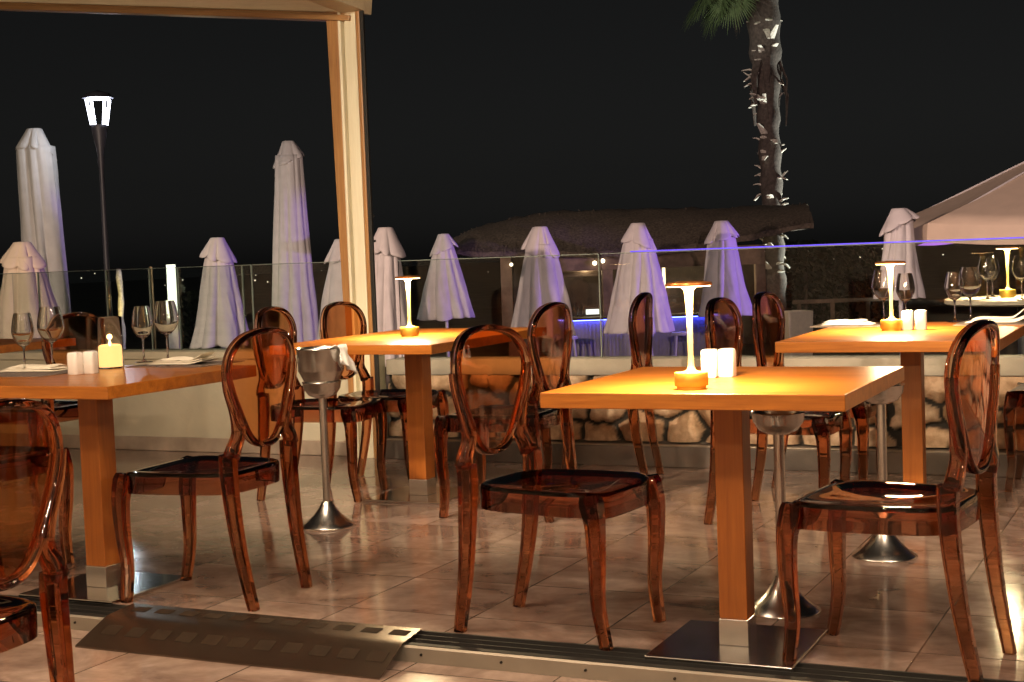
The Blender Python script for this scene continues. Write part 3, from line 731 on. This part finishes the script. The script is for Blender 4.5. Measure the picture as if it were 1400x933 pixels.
# big open parasol at right
d = 21.5; k = d/F
op = empty('open_parasol', (at(1560, 300, y=d).x, d, -1.3), .35, 'large open beige parasol with a straight valance at upper right', 'parasol')
zE = at(1330, 304, y=d).z+1.3; R = (at(1560, 300, y=d).x-at(1246, 305, y=d).x)*1.10; zP = zE+R*.46
cb = bmesh.new(); nn = 10; tops = []
for s in range(8):
    a0_, a1_ = 2*PI*s/8, 2*PI*(s+1)/8
    g = {}
    for i in range(nn+1):
        for j in range(7):
            t = i/nn; f = j/6; r0_ = R*t; x = r0_*((1-f)*math.cos(a0_)+f*math.cos(a1_)); y = r0_*((1-f)*math.sin(a0_)+f*math.sin(a1_))
            z = zP-(zP-zE)*t - .16*math.sin(PI*f)*t*.5 - .10*math.sin(PI*t)
            g[i, j] = cb.verts.new((x, y, z))
    for i in range(nn):
        for j in range(6): cb.faces.new((g[i, j], g[i+1, j], g[i+1, j+1], g[i, j+1]))
bmesh.ops.remove_doubles(cb, verts=cb.verts[:], dist=.002)
co = obj('canopy', cb, M['canvas_beige'], op, True, 15); s = co.modifiers.new('thick', 'SOLIDIFY'); s.thickness = .012
vb = bmesh.new()
for s in range(8):
    prev = None
    for j in range(9):
        f = j/8; a0_, a1_ = 2*PI*s/8, 2*PI*(s+1)/8; r0_ = R*1.002; x = r0_*((1-f)*math.cos(a0_)+f*math.cos(a1_)); y = r0_*((1-f)*math.sin(a0_)+f*math.sin(a1_)); zz = zE-.08*math.sin(PI*f)
        v = (vb.verts.new((x, y, zz)), vb.verts.new((x*1.006, y*1.006, zz-.25)))
        if prev: vb.faces.new((prev[0], v[0], v[1], prev[1]))
        prev = v
va = obj('valance', vb, M['canvas_beige'], op); s = va.modifiers.new('thick', 'SOLIDIFY'); s.thickness = .012
obj('pole', lat([(0, 0), (.045, 0), (.045, zP-.02), (0, zP-.02)], 16), M['pole'], op, True, 50)
for s in range(8):
    a = 2*PI*s/8; rb_ = bmesh.new(); tube(rb_, (.05*math.cos(a), .05*math.sin(a), zP-.12), (R*.98*math.cos(a), R*.98*math.sin(a), zE-.03), .015, 8); obj('rib', rb_, M['pole'], op)

# ------------------------------------------------------------------ outdoor table behind the glass at right
tp = at(1385, 408, z=.77); ot = empty('outdoor_table', (tp.x+.10, tp.y+.12, 0), 0, 'pale round outdoor table beyond the glass at right edge', 'table')
obj('tabletop', lat([(0, .735), (.40, .735), (.42, .745), (.42, .765), (.41, .77), (0, .77)], 48), M['planter'], ot, True, 40)
obj('column', lat([(0, .02), (.045, .02), (.035, .06), (.035, .735), (0, .735)], 24), M['lamp_iron'], ot, True, 50)
obj('foot', lat([(0, 0), (.24, 0), (.24, .012), (.05, .03), (0, .03)], 40), M['lamp_iron'], ot, True, 50)
lp = at(1378, 407, z=.771); o = copy_tree(lamp0); o.location = (lp.x, lp.y, .771); o['label'] = 'small lit lamp on the outdoor table beyond the glass'; lamp_light((lp.x, lp.y, .771), .5)
for u, v, kk, lab in ((1350, 409, 1, 'wine glass left of the lamp on the outdoor table'), (1357, 406, 0, 'wine glass just behind another, left of the outdoor lamp'), (1397, 410, 1, 'wine glass right of the lamp on the outdoor table')):
    q = at(u, v, z=.771); put_glass((q.x, q.y, .771), kk, lab)

# ------------------------------------------------------------------ beach bar
db = 29.0
bar = empty('beach_bar', (at(860, 340, y=db).x, db+1.5, -1.3), 0, 'thatched beach bar with warm lights under a dark roof', 'beach bar')
bx, by, bz = bar.location
def bl(u, v, d): p = at(u, v, y=d); return Vector((p.x-bx, p.y-by, p.z-bz))
th = bmesh.new(); outline = [(612, 338), (640, 316), (690, 301), (745, 290), (820, 287), (900, 285), (1000, 284), (1100, 279)]
loE = [(612, 341), (640, 343), (690, 345), (745, 345), (820, 345), (900, 342), (1000, 326), (1112, 304)]
front, ridge, back = [], [], []
def dense(ps, n=8):
    return [tuple(v)[:2] for v in crom([(a, b, 0) for a, b in ps], n)]
for (ue, ve), (ur, vr) in zip(dense(loE), dense(outline)):
    e = bl(ue, ve, db-.3); rdg = bl(ur, vr, db+1.6); front.append(e); ridge.append(rdg); back.append(Vector((rdg.x, 3.4-.0, e.z)))
rows = []
for f, r_, b_ in zip(front, ridge, back):
    row = [f+Vector((0, .04, -.10))]
    for k in range(9):
        t = k/8; p = f.lerp(r_, t); p.z += .12*math.sin(PI*t); p += Vector((0, 0, 0)); row.append(p)
    row += [r_.lerp(b_, t) for t in (.33, .66, 1)]
    row.append(b_+Vector((0, -.05, -.12))); rows.append([th.verts.new(p+Vector((noise.noise(p*3)*.05, noise.noise(p*3+Vector((5, 1, 2)))*.05, noise.noise(p*4+Vector((1, 9, 2)))*.05))) for p in row])
for A, Bq in zip(rows, rows[1:]):
    m_ = len(A)
    for k in range(m_): th.faces.new((A[k], A[(k+1) % m_], Bq[(k+1) % m_], Bq[k]))
th.faces.new(rows[0][::-1]); th.faces.new(rows[-1])
obj('thatch_roof', th, M['thatch'], bar, True, 40)
fr = bmesh.new(); rq = random.Random(3)
for k in range(900):
    i = rq.randrange(len(front)-1); p = front[i].lerp(front[i+1], rq.random()); tpt = ridge[i]
    q = p.lerp(tpt, rq.random()**2*.95)+Vector((0, -.05, .05)); w = .012; l_ = rq.uniform(.08, .22)
    a_ = fr.verts.new(q+Vector((-w, 0, 0))); b_ = fr.verts.new(q+Vector((w, 0, 0))); c_ = fr.verts.new(q+Vector((rq.uniform(-.06, .06), -l_*.8, -l_*.55))); fr.faces.new((a_, b_, c_))
obj('straw_ends', fr, M['thatch'], bar)
def bbox(name, u0, u1, v0, v1, d, thick, m, parent=bar):
    p0, p1 = at(u0, v0, y=d), at(u1, v1, y=d); c = (p0+p1)/2; o = obj(name, B(((0, 0, 0), (abs(p1.x-p0.x), thick, abs(p0.z-p1.z)))), m, parent, bevel=.006)
    o.location = (c.x-bx, c.y-by, c.z-bz) if parent else c; return o
zc = at(860, 435, y=db).z; 
bbox('beam', 735, 1045, 346, 361, db+.25, .14, M['post_wood'])
for u, w in ((691, 16), (829, 15), (1038, 14)):
    p = at(u, 345, y=db+.3); obj('post', B(((p.x-bx, .3-1.5, (p.z+1.3)/2), (w*db/F, .22, p.z+1.3))), M['post_wood'], bar, bevel=.02)
bbox('back_wall', 700, 1040, 348, 470, db+2.9, .08, M['darkwood'])
sh = bbox('glass_rack', 762, 835, 372, 377, db+1.2, .4, M['darkwood'])
ct = empty('bar_counter', (at(880, 470, y=db).x, db+.15, -1.3), 0, 'dark ribbed bar counter glowing blue under its top', 'bar counter')
cx, cy = ct.location.x, ct.location.y; hC = zc+1.3; w0, w1 = at(776, 435, y=db).x-cx, at(990, 435, y=db).x-cx
obj('countertop', B((((w0+w1)/2, 0, hC+.02), (w1-w0, .62, .05))), M['darkwood'], ct, bevel=.008)
fb = bmesh.new(); box(fb, ((w0+w1)/2, .05, hC/2), (w1-w0-.1, .42, hC-.05))
for kx in range(40): box(fb, (w0+.06+(w1-w0-.12)*kx/39, -.168, hC/2-.02), (.035, .02, hC-.1))
obj('front_panel', fb, M['barfront'], ct)
obj('light_strip', B((((w0+w1)/2, -.24, hC-.012), (w1-w0-.1, .02, .012))), M['blue'], ct)
def stool(u, lab):
    p = at(u, 455, y=db-.75); s = empty('bar_stool', (p.x, db-.75, -1.3), 0, lab, 'bar stool', 'stools at the beach bar')
    obj('seat', lat([(0, .72), (.19, .72), (.20, .74), (.19, .77), (0, .775)], 24), M['pole'], s, True, 50)
    for sx in (-1, 1):
        for sy in (-1, 1):
            b_ = bmesh.new(); tube(b_, (.11*sx, .11*sy, .72), (.17*sx, .17*sy, 0), .02, 8); obj('leg', b_, M['pole'], s)
for u, lab in ((776, 'pale bar stool left of the blue-lit counter front'), (880, 'pale bar stool below the ragged parasol hem'), (932, 'pale bar stool behind the stem of the front lamp')): stool(u, lab)
def bulb(u, v, lab, r=4.0):
    p = at(u, v, y=db+.1); o = empty('hanging_bulb', p, 0, lab, 'hanging lamp', 'globe bulbs under the bar roof')
    obj('globe', lat([(0, -r*db/F), (r*.7*db/F, -r*.7*db/F), (r*db/F, 0), (r*.7*db/F, r*.7*db/F), (0, r*db/F)], 16), M['globe'], o, True)
    b_ = bmesh.new(); tube(b_, (0, 0, r*db/F), (0, 0, .16), .008, 6); obj('cord', b_, M['black'], o)
bulb(699, 362, 'glowing globe bulb at the left bar post', 2.4); bulb(813, 360, 'left of two glowing globes by the middle bar post', 3.2); bulb(824, 357, 'right of two glowing globes by the middle bar post', 3.2)
light('bar_warm', 'POINT', at(800, 366, y=db+1.0), 38, (1, .72, .4), shadow_soft_size=.1)
light('bar_warm', 'POINT', at(950, 366, y=db+1.0), 38, (1, .72, .4), shadow_soft_size=.1)
q = at(908, 392, y=db+1.3); o = empty('lit_pillar', (q.x, q.y, -1.3), 0, 'narrow warm lit pillar lamp behind the lamp head', 'pillar lamp')
ztop = at(908, 357, y=db+1.3).z+1.3
obj('light_tube', B(((0, 0, ztop-.35), (.06, .06, .70))), M['warmstrip'], o); obj('stand', B(((0, 0, (ztop-.7)/2), (.07, .07, ztop-.70))), M['darkwood'], o)
q = at(810, 427, y=db+.3); o = empty('lit_menu_box', (q.x, q.y, zc+.046), 0, 'small glowing white box standing on the bar counter', 'light box')
obj('light_panel', B(((0, -.03, .09), (.26, .02, .10))), M['coolstrip'], o); obj('housing', B(((0, 0, .09), (.30, .038, .15))), M['darkwood'], o)
rb_ = random.Random(8); bt0 = None
for i in range(9):
    u = [782, 788, 795, 868, 872, 880, 888, 950, 962][i]; p = at(u, 428, y=db+.2)
    if bt0 is None: bt0 = o = obj('bottle', lat([(0, 0), (.035, 0), (.037, .01), (.037, .17), (.014, .22), (.013, .28), (0, .28)], 14), M['glass'], None, True, 50)
    else: o = bt0.copy(); C.objects.link(o)
    o.location = (p.x, db+.22, zc+.046); tag(o, 'clear bottle standing on the blue-lit bar counter', 'bottle', 'bottles on the bar counter')

# ------------------------------------------------------------------ palm, planter, plants
dp_ = 32.2
pb_, pt_ = at(1062, 440, y=dp_), at(1043, 0, y=dp_)
pal = empty('palm_tree', (pb_.x, pb_.y, -1.3), 0, 'tall palm with white-lit stubs on its trunk rising behind the bar roof', 'palm tree')
P0 = Vector((0, 0, 0)); topz = 8.7; lean = (pt_.x-pb_.x)/(pt_.z-pb_.z)
def tc_(z): return Vector((lean*(z-.9), .05*math.sin(z), z))
tb = bmesh.new(); pts, szs = [], []
for i in range(60):
    z = topz*i/59; pts.append(tc_(z)); r = .46+.05*math.sin(z*9)+.04*noise.noise(Vector((0, 0, z*3))); r *= 1.0 if z < 5.2 else 1+.5*min(1, (z-5.2)/1.6); szs.append((r, r))
sweep(tb, pts, szs, (1, 0, 0), 20, 2); obj('trunk', tb, M['bark'], pal, True)
rq = random.Random(12)
for k in range(84):
    bo = bmesh.new()
    z = rq.uniform(1.6, 7.2); a = rq.uniform(0, 2*PI); n_ = Vector((math.cos(a), math.sin(a), 0)); c0 = tc_(z)+n_*(.20 if z < 5.4 else .24); L_ = rq.uniform(.10, .30)*(1 if z < 5.3 else 1.7)
    tip = c0+n_*L_*.75+Vector((0, 0, L_*rq.uniform(-.6, .8)))
    sweep(bo, [c0-n_*.04, c0.lerp(tip, .5)+Vector((0, 0, .03)), tip], [(.18, .06), (.13, .045), (.07, .02)], Vector((-math.sin(a), math.cos(a), 0)), 6, 3); obj('leaf_stub', bo, M['boot'], pal)
for k in range(10):
    bo = bmesh.new(); a = rq.uniform(0, 2*PI); n_ = Vector((math.cos(a), math.sin(a), 0)); z = rq.uniform(5.6, 6.9); c0 = tc_(z)+n_*.30
    sweep(bo, [c0, c0+n_*.14+Vector((0, 0, -.35)), c0+n_*.10+Vector((0, 0, -.8-rq.random()*.4))], [(.22, .05), (.18, .04), (.06, .02)], Vector((-math.sin(a), math.cos(a), 0)), 6, 3); obj('dry_stalk', bo, M['bark'], pal)
lf = bmesh.new(); df = bmesh.new()
def fan(bm, base, d, drop, n=34, ln=1.15):
    d = d.normalized(); side = d.cross(Vector((0, 0, 1))).normalized(); up = side.cross(d)
    for k in range(n):
        an = (k/(n-1)-.5)*2.5; r = (d*math.cos(an)+side*math.sin(an)).normalized(); l_ = ln*(1-.25*abs(an)/1.3)*rq.uniform(.85, 1.05); w = .022
        p = [base]; 
        for s in (.35, .7, 1): p.append(base+r*l_*s+Vector((0, 0, -drop*s*s*l_))+up*.02*rq.uniform(-1, 1))
        tn = r.cross(up).normalized()*w
        v = [(bm.verts.new(q+tn*f), bm.verts.new(q-tn*f)) for q, f in zip(p, (.3, 1, .8, .1))]
        for A, Bq in zip(v, v[1:]): bm.faces.new((A[0], A[1], Bq[1], Bq[0]))
for k in range(24):
    a = 2*PI*k/24*1.9+rq.uniform(-.2, .2); el = rq.uniform(.0, 1.2); d_ = Vector((math.cos(a)*math.cos(el), math.sin(a)*math.cos(el), math.sin(el))); st_ = tc_(topz-.3)+d_*.9
    sweep(lf, [tc_(topz-.3), st_], [(.05, .03), (.03, .02)], (0, 0.1, 1), 6, 2); fan(lf, st_, d_, .55)
tgt = at(975, 22, y=dp_-.4)-Vector((pb_.x, pb_.y, -1.3)); fan(lf, tgt+Vector((.15, 0, .45)), Vector((-.30, -.1, -.95)), .1, 46, .95); fan(lf, tgt+Vector((-.15, -.1, .45)), Vector((-.6, -.2, -.8)), .2, 40, .85); fan(lf, tgt+Vector((.35, -.2, .5)), Vector((-.1, -.3, -.9)), .1, 36, .9)
sweep(lf, [tc_(topz-.4), tgt+Vector((.15, 0, .35))], [(.05, .03), (.03, .02)], (0, 1, 0), 6, 2)
fan(df, tgt+Vector((.55, .1, .5)), Vector((-.05, 0, -1)), .0, 30, 1.0)
obj('crown', lf, M['frond'], pal); obj('dry_skirt', df, M['deadfrond'], pal)
pp = at(1090, 440, y=dp_-.9); pl = empty('planter', (pp.x, pp.y, -1.3), .1, 'pale square planter at the foot of the palm', 'planter')
zt = at(1090, 425, y=dp_-.9).z+1.3
pbm = bmesh.new(); v0 = [(-.27, -.27, 0), (.27, -.27, 0), (.27, .27, 0), (-.27, .27, 0)]
b0 = [pbm.verts.new((x*.9, y*.9, 0)) for x, y, _ in v0]; b1 = [pbm.verts.new((x, y, zt)) for x, y, _ in v0]; b2 = [pbm.verts.new((x*.88, y*.88, zt)) for x, y, _ in v0]; b3 = [pbm.verts.new((x*.86, y*.86, zt-.12)) for x, y, _ in v0]
for A, Bq in ((b0, b1), (b1, b2), (b2, b3)):
    for i in range(4): pbm.faces.new((A[i], A[(i+1) % 4], Bq[(i+1) % 4], Bq[i]))
pbm.faces.new(b0[::-1]); pbm.faces.new(b3); obj('box', pbm, M['planter'], pl, bevel=.008)
def bush(name, c, rx, ry, rz, n, leaf, m, label, seed, trunk=True):
    rq = random.Random(seed); t = empty(name, (c.x, c.y, -1.3), 0, label, 'shrub', 'dark shrubs behind the bar'); bm = bmesh.new()
    for k in range(n):
        a = rq.uniform(0, 2*PI); q = rq.random()**.4; h = rq.random(); env = math.sin(PI*min(1, .15+h*.8))**.6*(.75+.4*noise.noise(Vector((a, h*3, seed))))
        p = Vector((math.cos(a)*rx*q*env, math.sin(a)*ry*q*env, .1+h*rz)); n_ = Vector((rq.uniform(-1, 1), rq.uniform(-1, 1), rq.uniform(-.3, 1))).normalized(); s = n_.orthogonal().normalized()*leaf; u_ = n_.cross(s).normalized()*leaf*2
        bm.faces.new([bm.verts.new(p+x) for x in (-u_*.5, s*.5, u_*.6, -s*.5)])
    obj('foliage', bm, m, t); b_ = bmesh.new(); tube(b_, (0, 0, 0), (.05, 0, rz*.7), .05, 8); obj('stem', b_, M['bark'], t); return t
for i, (u, d_, rx, rz, lab) in enumerate(((1100, 37, 1.6, 2.3, 'dark shrub just right of the palm trunk'), (1165, 38, 1.9, 2.1, 'dark shrub behind the wooden rail at right'), (275, 38, 1.6, 1.6, 'dark low shrub beyond the left balustrade'))):
    bush('shrub', at(u, 400, y=d_), rx, 1.0, rz, 900, .09, M['hedge'], lab, 30+i)
fp = at(1150, 415, y=33.5); fe = empty('wooden_rail', (fp.x, fp.y, -1.3), 0, 'low weathered wooden rail right of the palm', 'fence'); zr = at(1150, 411, y=33.5).z+1.3
obj('top_rail', B(((0, 0, zr), (2.2, .06, .09))), M['post_wood'], fe, bevel=.01)
for x in (-.95, -.2, .6): obj('post', B(((x, .0, (zr-.046)/2), (.09, .09, zr-.046))), M['post_wood'], fe, bevel=.01)

# far shore lights
fl_ = bmesh.new(); rq = random.Random(77)
for k in range(34):
    u = rq.choice([rq.uniform(600, 720), rq.uniform(1060, 1330), rq.uniform(80, 440)]); p = at(u, rq.uniform(352, 374)-.037*(u-700), y=rq.uniform(120, 150)); bmesh.ops.create_icosphere(fl_, subdivisions=1, radius=rq.uniform(.03, .09), matrix=Matrix.Translation(p))
o = obj('distant_lights', fl_, emit('far_lamp', (1, .86, .62), 1.2)); tag(o, 'tiny specks of light along the dark shore far away', 'distant lights', None, 'stuff')
# left: street lamp, lit trunk, light column
ds = 26.0; sp = at(150, 440, y=ds); tp = at(139, 128, y=ds); k = ds/F
sl = empty('street_lamp', (sp.x, sp.y, -1.3), 0, 'street lamp with a glowing white lantern above the left parasols', 'street lamp'); zt = tp.z+1.3
zb = at(139, 171, y=ds).z+1.3
obj('pole', lat([(0, 0), (.13, 0), (.13, .35), (.055, .45), (.042, zb-.75), (.06, zb-.6), (.05, zb-.55), (.14, zb-.06), (.13, zb), (0, zb)], 20), M['lamp_iron'], sl, True, 40)
ft = bmesh.new(); h_ = zt-zb-.10
for sx, sy in ((-1, -1), (1, -1), (1, 1), (-1, 1)): tube(ft, (.13*sx*.8, .13*sy*.8, zb), (.20*sx*.8, .20*sy*.8, zb+h_), .024, 8)
obj('lit_frame', ft, M['streetled'], sl)
obj('light_plate', lat([(0, zb+h_), (.17, zb+h_), (.19, zb+h_+.03), (0, zb+h_+.09)], 20), M['streetled'], sl, True, 40)
obj('hood', lat([(.195, zb+h_+.025), (.27, zb+h_+.02), (.20, zb+h_+.10), (0, zb+h_+.16)], 20), M['lamp_iron'], sl, True, 40)
light('street_glow', 'POINT', (tp.x, tp.y, tp.z-.35), 90, (.85, .9, 1), shadow_soft_size=.1)
for u, v0, v1, w, m, nm, lab, cat in ((237, 362, 432, 11, 'coolstrip', 'light_column', 'bright white light column behind the left balustrade', 'light column'), (166, 368, 430, 7, 'warmstrip', 'bare_tree', 'slim bare trunk in amber light left of the white light column', 'tree')):
    d_ = 30.0; p = at(u, v1, y=d_); q = at(u, v0, y=d_); o = empty(nm, (p.x, p.y, -1.3), 0, lab, cat); hz0, hz1 = p.z+1.3, q.z+1.3
    if nm == 'bare_tree':
        bm = bmesh.new(); sweep(bm, [(.012*math.sin(i*1.3), 0, hz1*i/14) for i in range(15)], [(.11+.02*math.sin(i*2.1), .11) for i in range(15)], (1, 0, 0), 10, 2); obj('trunk', bm, M['boot'], o, True)
        light('trunk_glow', 'SPOT', (p.x+.05, p.y-.9, p.z-.2), 60, (1, .7, .25), spot_size=1.0, aim=(p.x, p.y, q.z-.4))
    else:
        obj('light_tube', B(((0, 0, (hz0+hz1)/2), (w*d_/F, .1, hz1-hz0))), M[m], o); obj('stand', B(((0, 0, hz0/2), (.2, .14, hz0))), M['planter'], o)
q = at(208, 400, y=30.2); o = empty('timber_pole', (q.x, q.y, -1.3), 0, 'thin timber pole left of the white light column', 'pole'); obj('shaft', lat([(0, 0), (.035, 0), (.03, at(208, 365, y=30.2).z+1.3), (0, at(208, 365, y=30.2).z+1.3)], 10), M['post_wood'], o)
light('column_glow', 'POINT', at(245, 395, y=29.5), 30, (1, .9, .6), shadow_soft_size=.1)

# ------------------------------------------------------------------ the room behind the camera and its lamps
slab('restaurant_ceiling', -8, 6, -4.5, BT-.25, 2.95, 3.1, M['ceil'])
slab('restaurant_wall', -8, 6, -4.7, -4.5, -.05, 2.95, M['ceil'])
slab('side_wall', -8.2, -8, -4.5, BT-.3, -.05, 2.95, M['ceil'])
dl0 = None
WARM = (1, .77, .54)
DL = [(-4.6, 2.4), (-2.9, 2.9), (-1.2, 2.4), (.6, 2.9), (2.2, 2.4), (-3.6, .4), (-.8, .2), (1.6, .4), (-2.2, -1.8), (.6, -2)]
for i, (a, b) in enumerate(DL):
    p = T(a, b, 2.94)
    if dl0 is None:
        dl0 = o = empty('ceiling_spot', p, 0, 'round ceiling spotlight in the restaurant, behind the viewpoint', 'ceiling light', 'restaurant ceiling spotlights')
        obj('housing', lat([(.035, 0), (.06, 0), (.06, -.10), (.05, -.10), (.045, -.02), (.035, -.02)], 20), M['lamp_iron'], o, True, 40)
        obj('bulb', lat([(0, -.03), (.043, -.03), (.043, -.085), (0, -.09)], 20), M['bulb'], o)
    else: o = copy_tree(dl0); o.location = p
    light('spot_glow', 'POINT', p+Vector((0, 0, -.17)), 92, WARM, shadow_soft_size=.05)
for a, b in ((-3.2, 3.3), (-.4, 3.3), (1.9, 3.3)):  # extra spots, added to brighten the stone wall
    p = T(a, b, 2.94); o = copy_tree(dl0); o.location = p
    light('spot_glow', 'SPOT', p+Vector((0, 0, -.17)), 420, WARM, spot_size=math.radians(62), spot_blend=.8, shadow_soft_size=.05, aim=T(a+.2, BW, .3))
# unseen floodlights for the garden and the wooden post
def flood(p, aim, power, col, ang, r=.12):
    light('flood_glow', 'SPOT', p, power, col, spot_size=math.radians(ang), spot_blend=.5, shadow_soft_size=r, aim=aim)
flood(Vector((-7.5, 9.5, 2.6)), (0.5, 25, -.2), 4600, (1, .68, .55), 75)
flood(Vector((-9, 13, 4.2)), (-7.0, 27, 1.2), 850, (1, .97, .70), 60)
flood(T(apost+.6, 2.6, 2.8), T(apost, BW, 1.7), 170, (1, .88, .66), 40, .05)  # added spot that brightens the wooden post
flood(Vector((13, 21.5, .3)), (0, 25, .3), 3900, (.36, .17, 1), 46)
flood(Vector((3.5, 9.5, 3.0)), (4.2, 24, .2), 2100, (1, .68, .66), 62)  # added frontal flood, evens the light on the right-hand parasols
flood(Vector((11.0, 33.2, -.9)), (5.6, 32.2, 3.4), 5500, (.95, 1, .9), 62)
flood(Vector((2.6, 27.5, 5.0)), (4.4, 31.8, 6.6), 260, (.95, 1, .85), 50)

# ------------------------------------------------------------------ night sky
w = bpy.data.worlds.new("World"); scn.world = w; w.use_nodes = True; nt = w.node_tree
sky = nt.nodes.new("ShaderNodeTexSky"); sky.sky_type = 'NISHITA'; sky.sun_disc = False; sky.sun_elevation = math.radians(8); sky.sun_rotation = math.radians(200)
hs = nt.nodes.new("ShaderNodeHueSaturation"); hs.inputs["Saturation"].default_value = .1
bg = nt.nodes["Background"]; nt.links.new(sky.outputs[0], hs.inputs["Color"]); nt.links.new(hs.outputs[0], bg.inputs[0]); bg.inputs[1].default_value = .0017
light('moon', 'SUN', (0, 0, 30), .004, (1, .95, .9), angle=math.radians(.5)).rotation_euler = (math.radians(60), 0, math.radians(20))

# ------------------------------------------------------------------ render settings
scn.view_settings.view_transform = 'Standard'; scn.view_settings.look = 'None'; scn.view_settings.exposure = .12; scn.view_settings.gamma = 1
scn.render.engine = 'CYCLES'; cy_ = scn.cycles
cy_.use_denoising = True; cy_.max_bounces = 18; cy_.transmission_bounces = 18; cy_.glossy_bounces = 6; cy_.diffuse_bounces = 3; cy_.transparent_max_bounces = 24; cy_.volume_bounces = 0
cy_.sample_clamp_indirect = 4; cy_.blur_glossy = .5; cy_.caustics_reflective = True; cy_.caustics_refractive = True
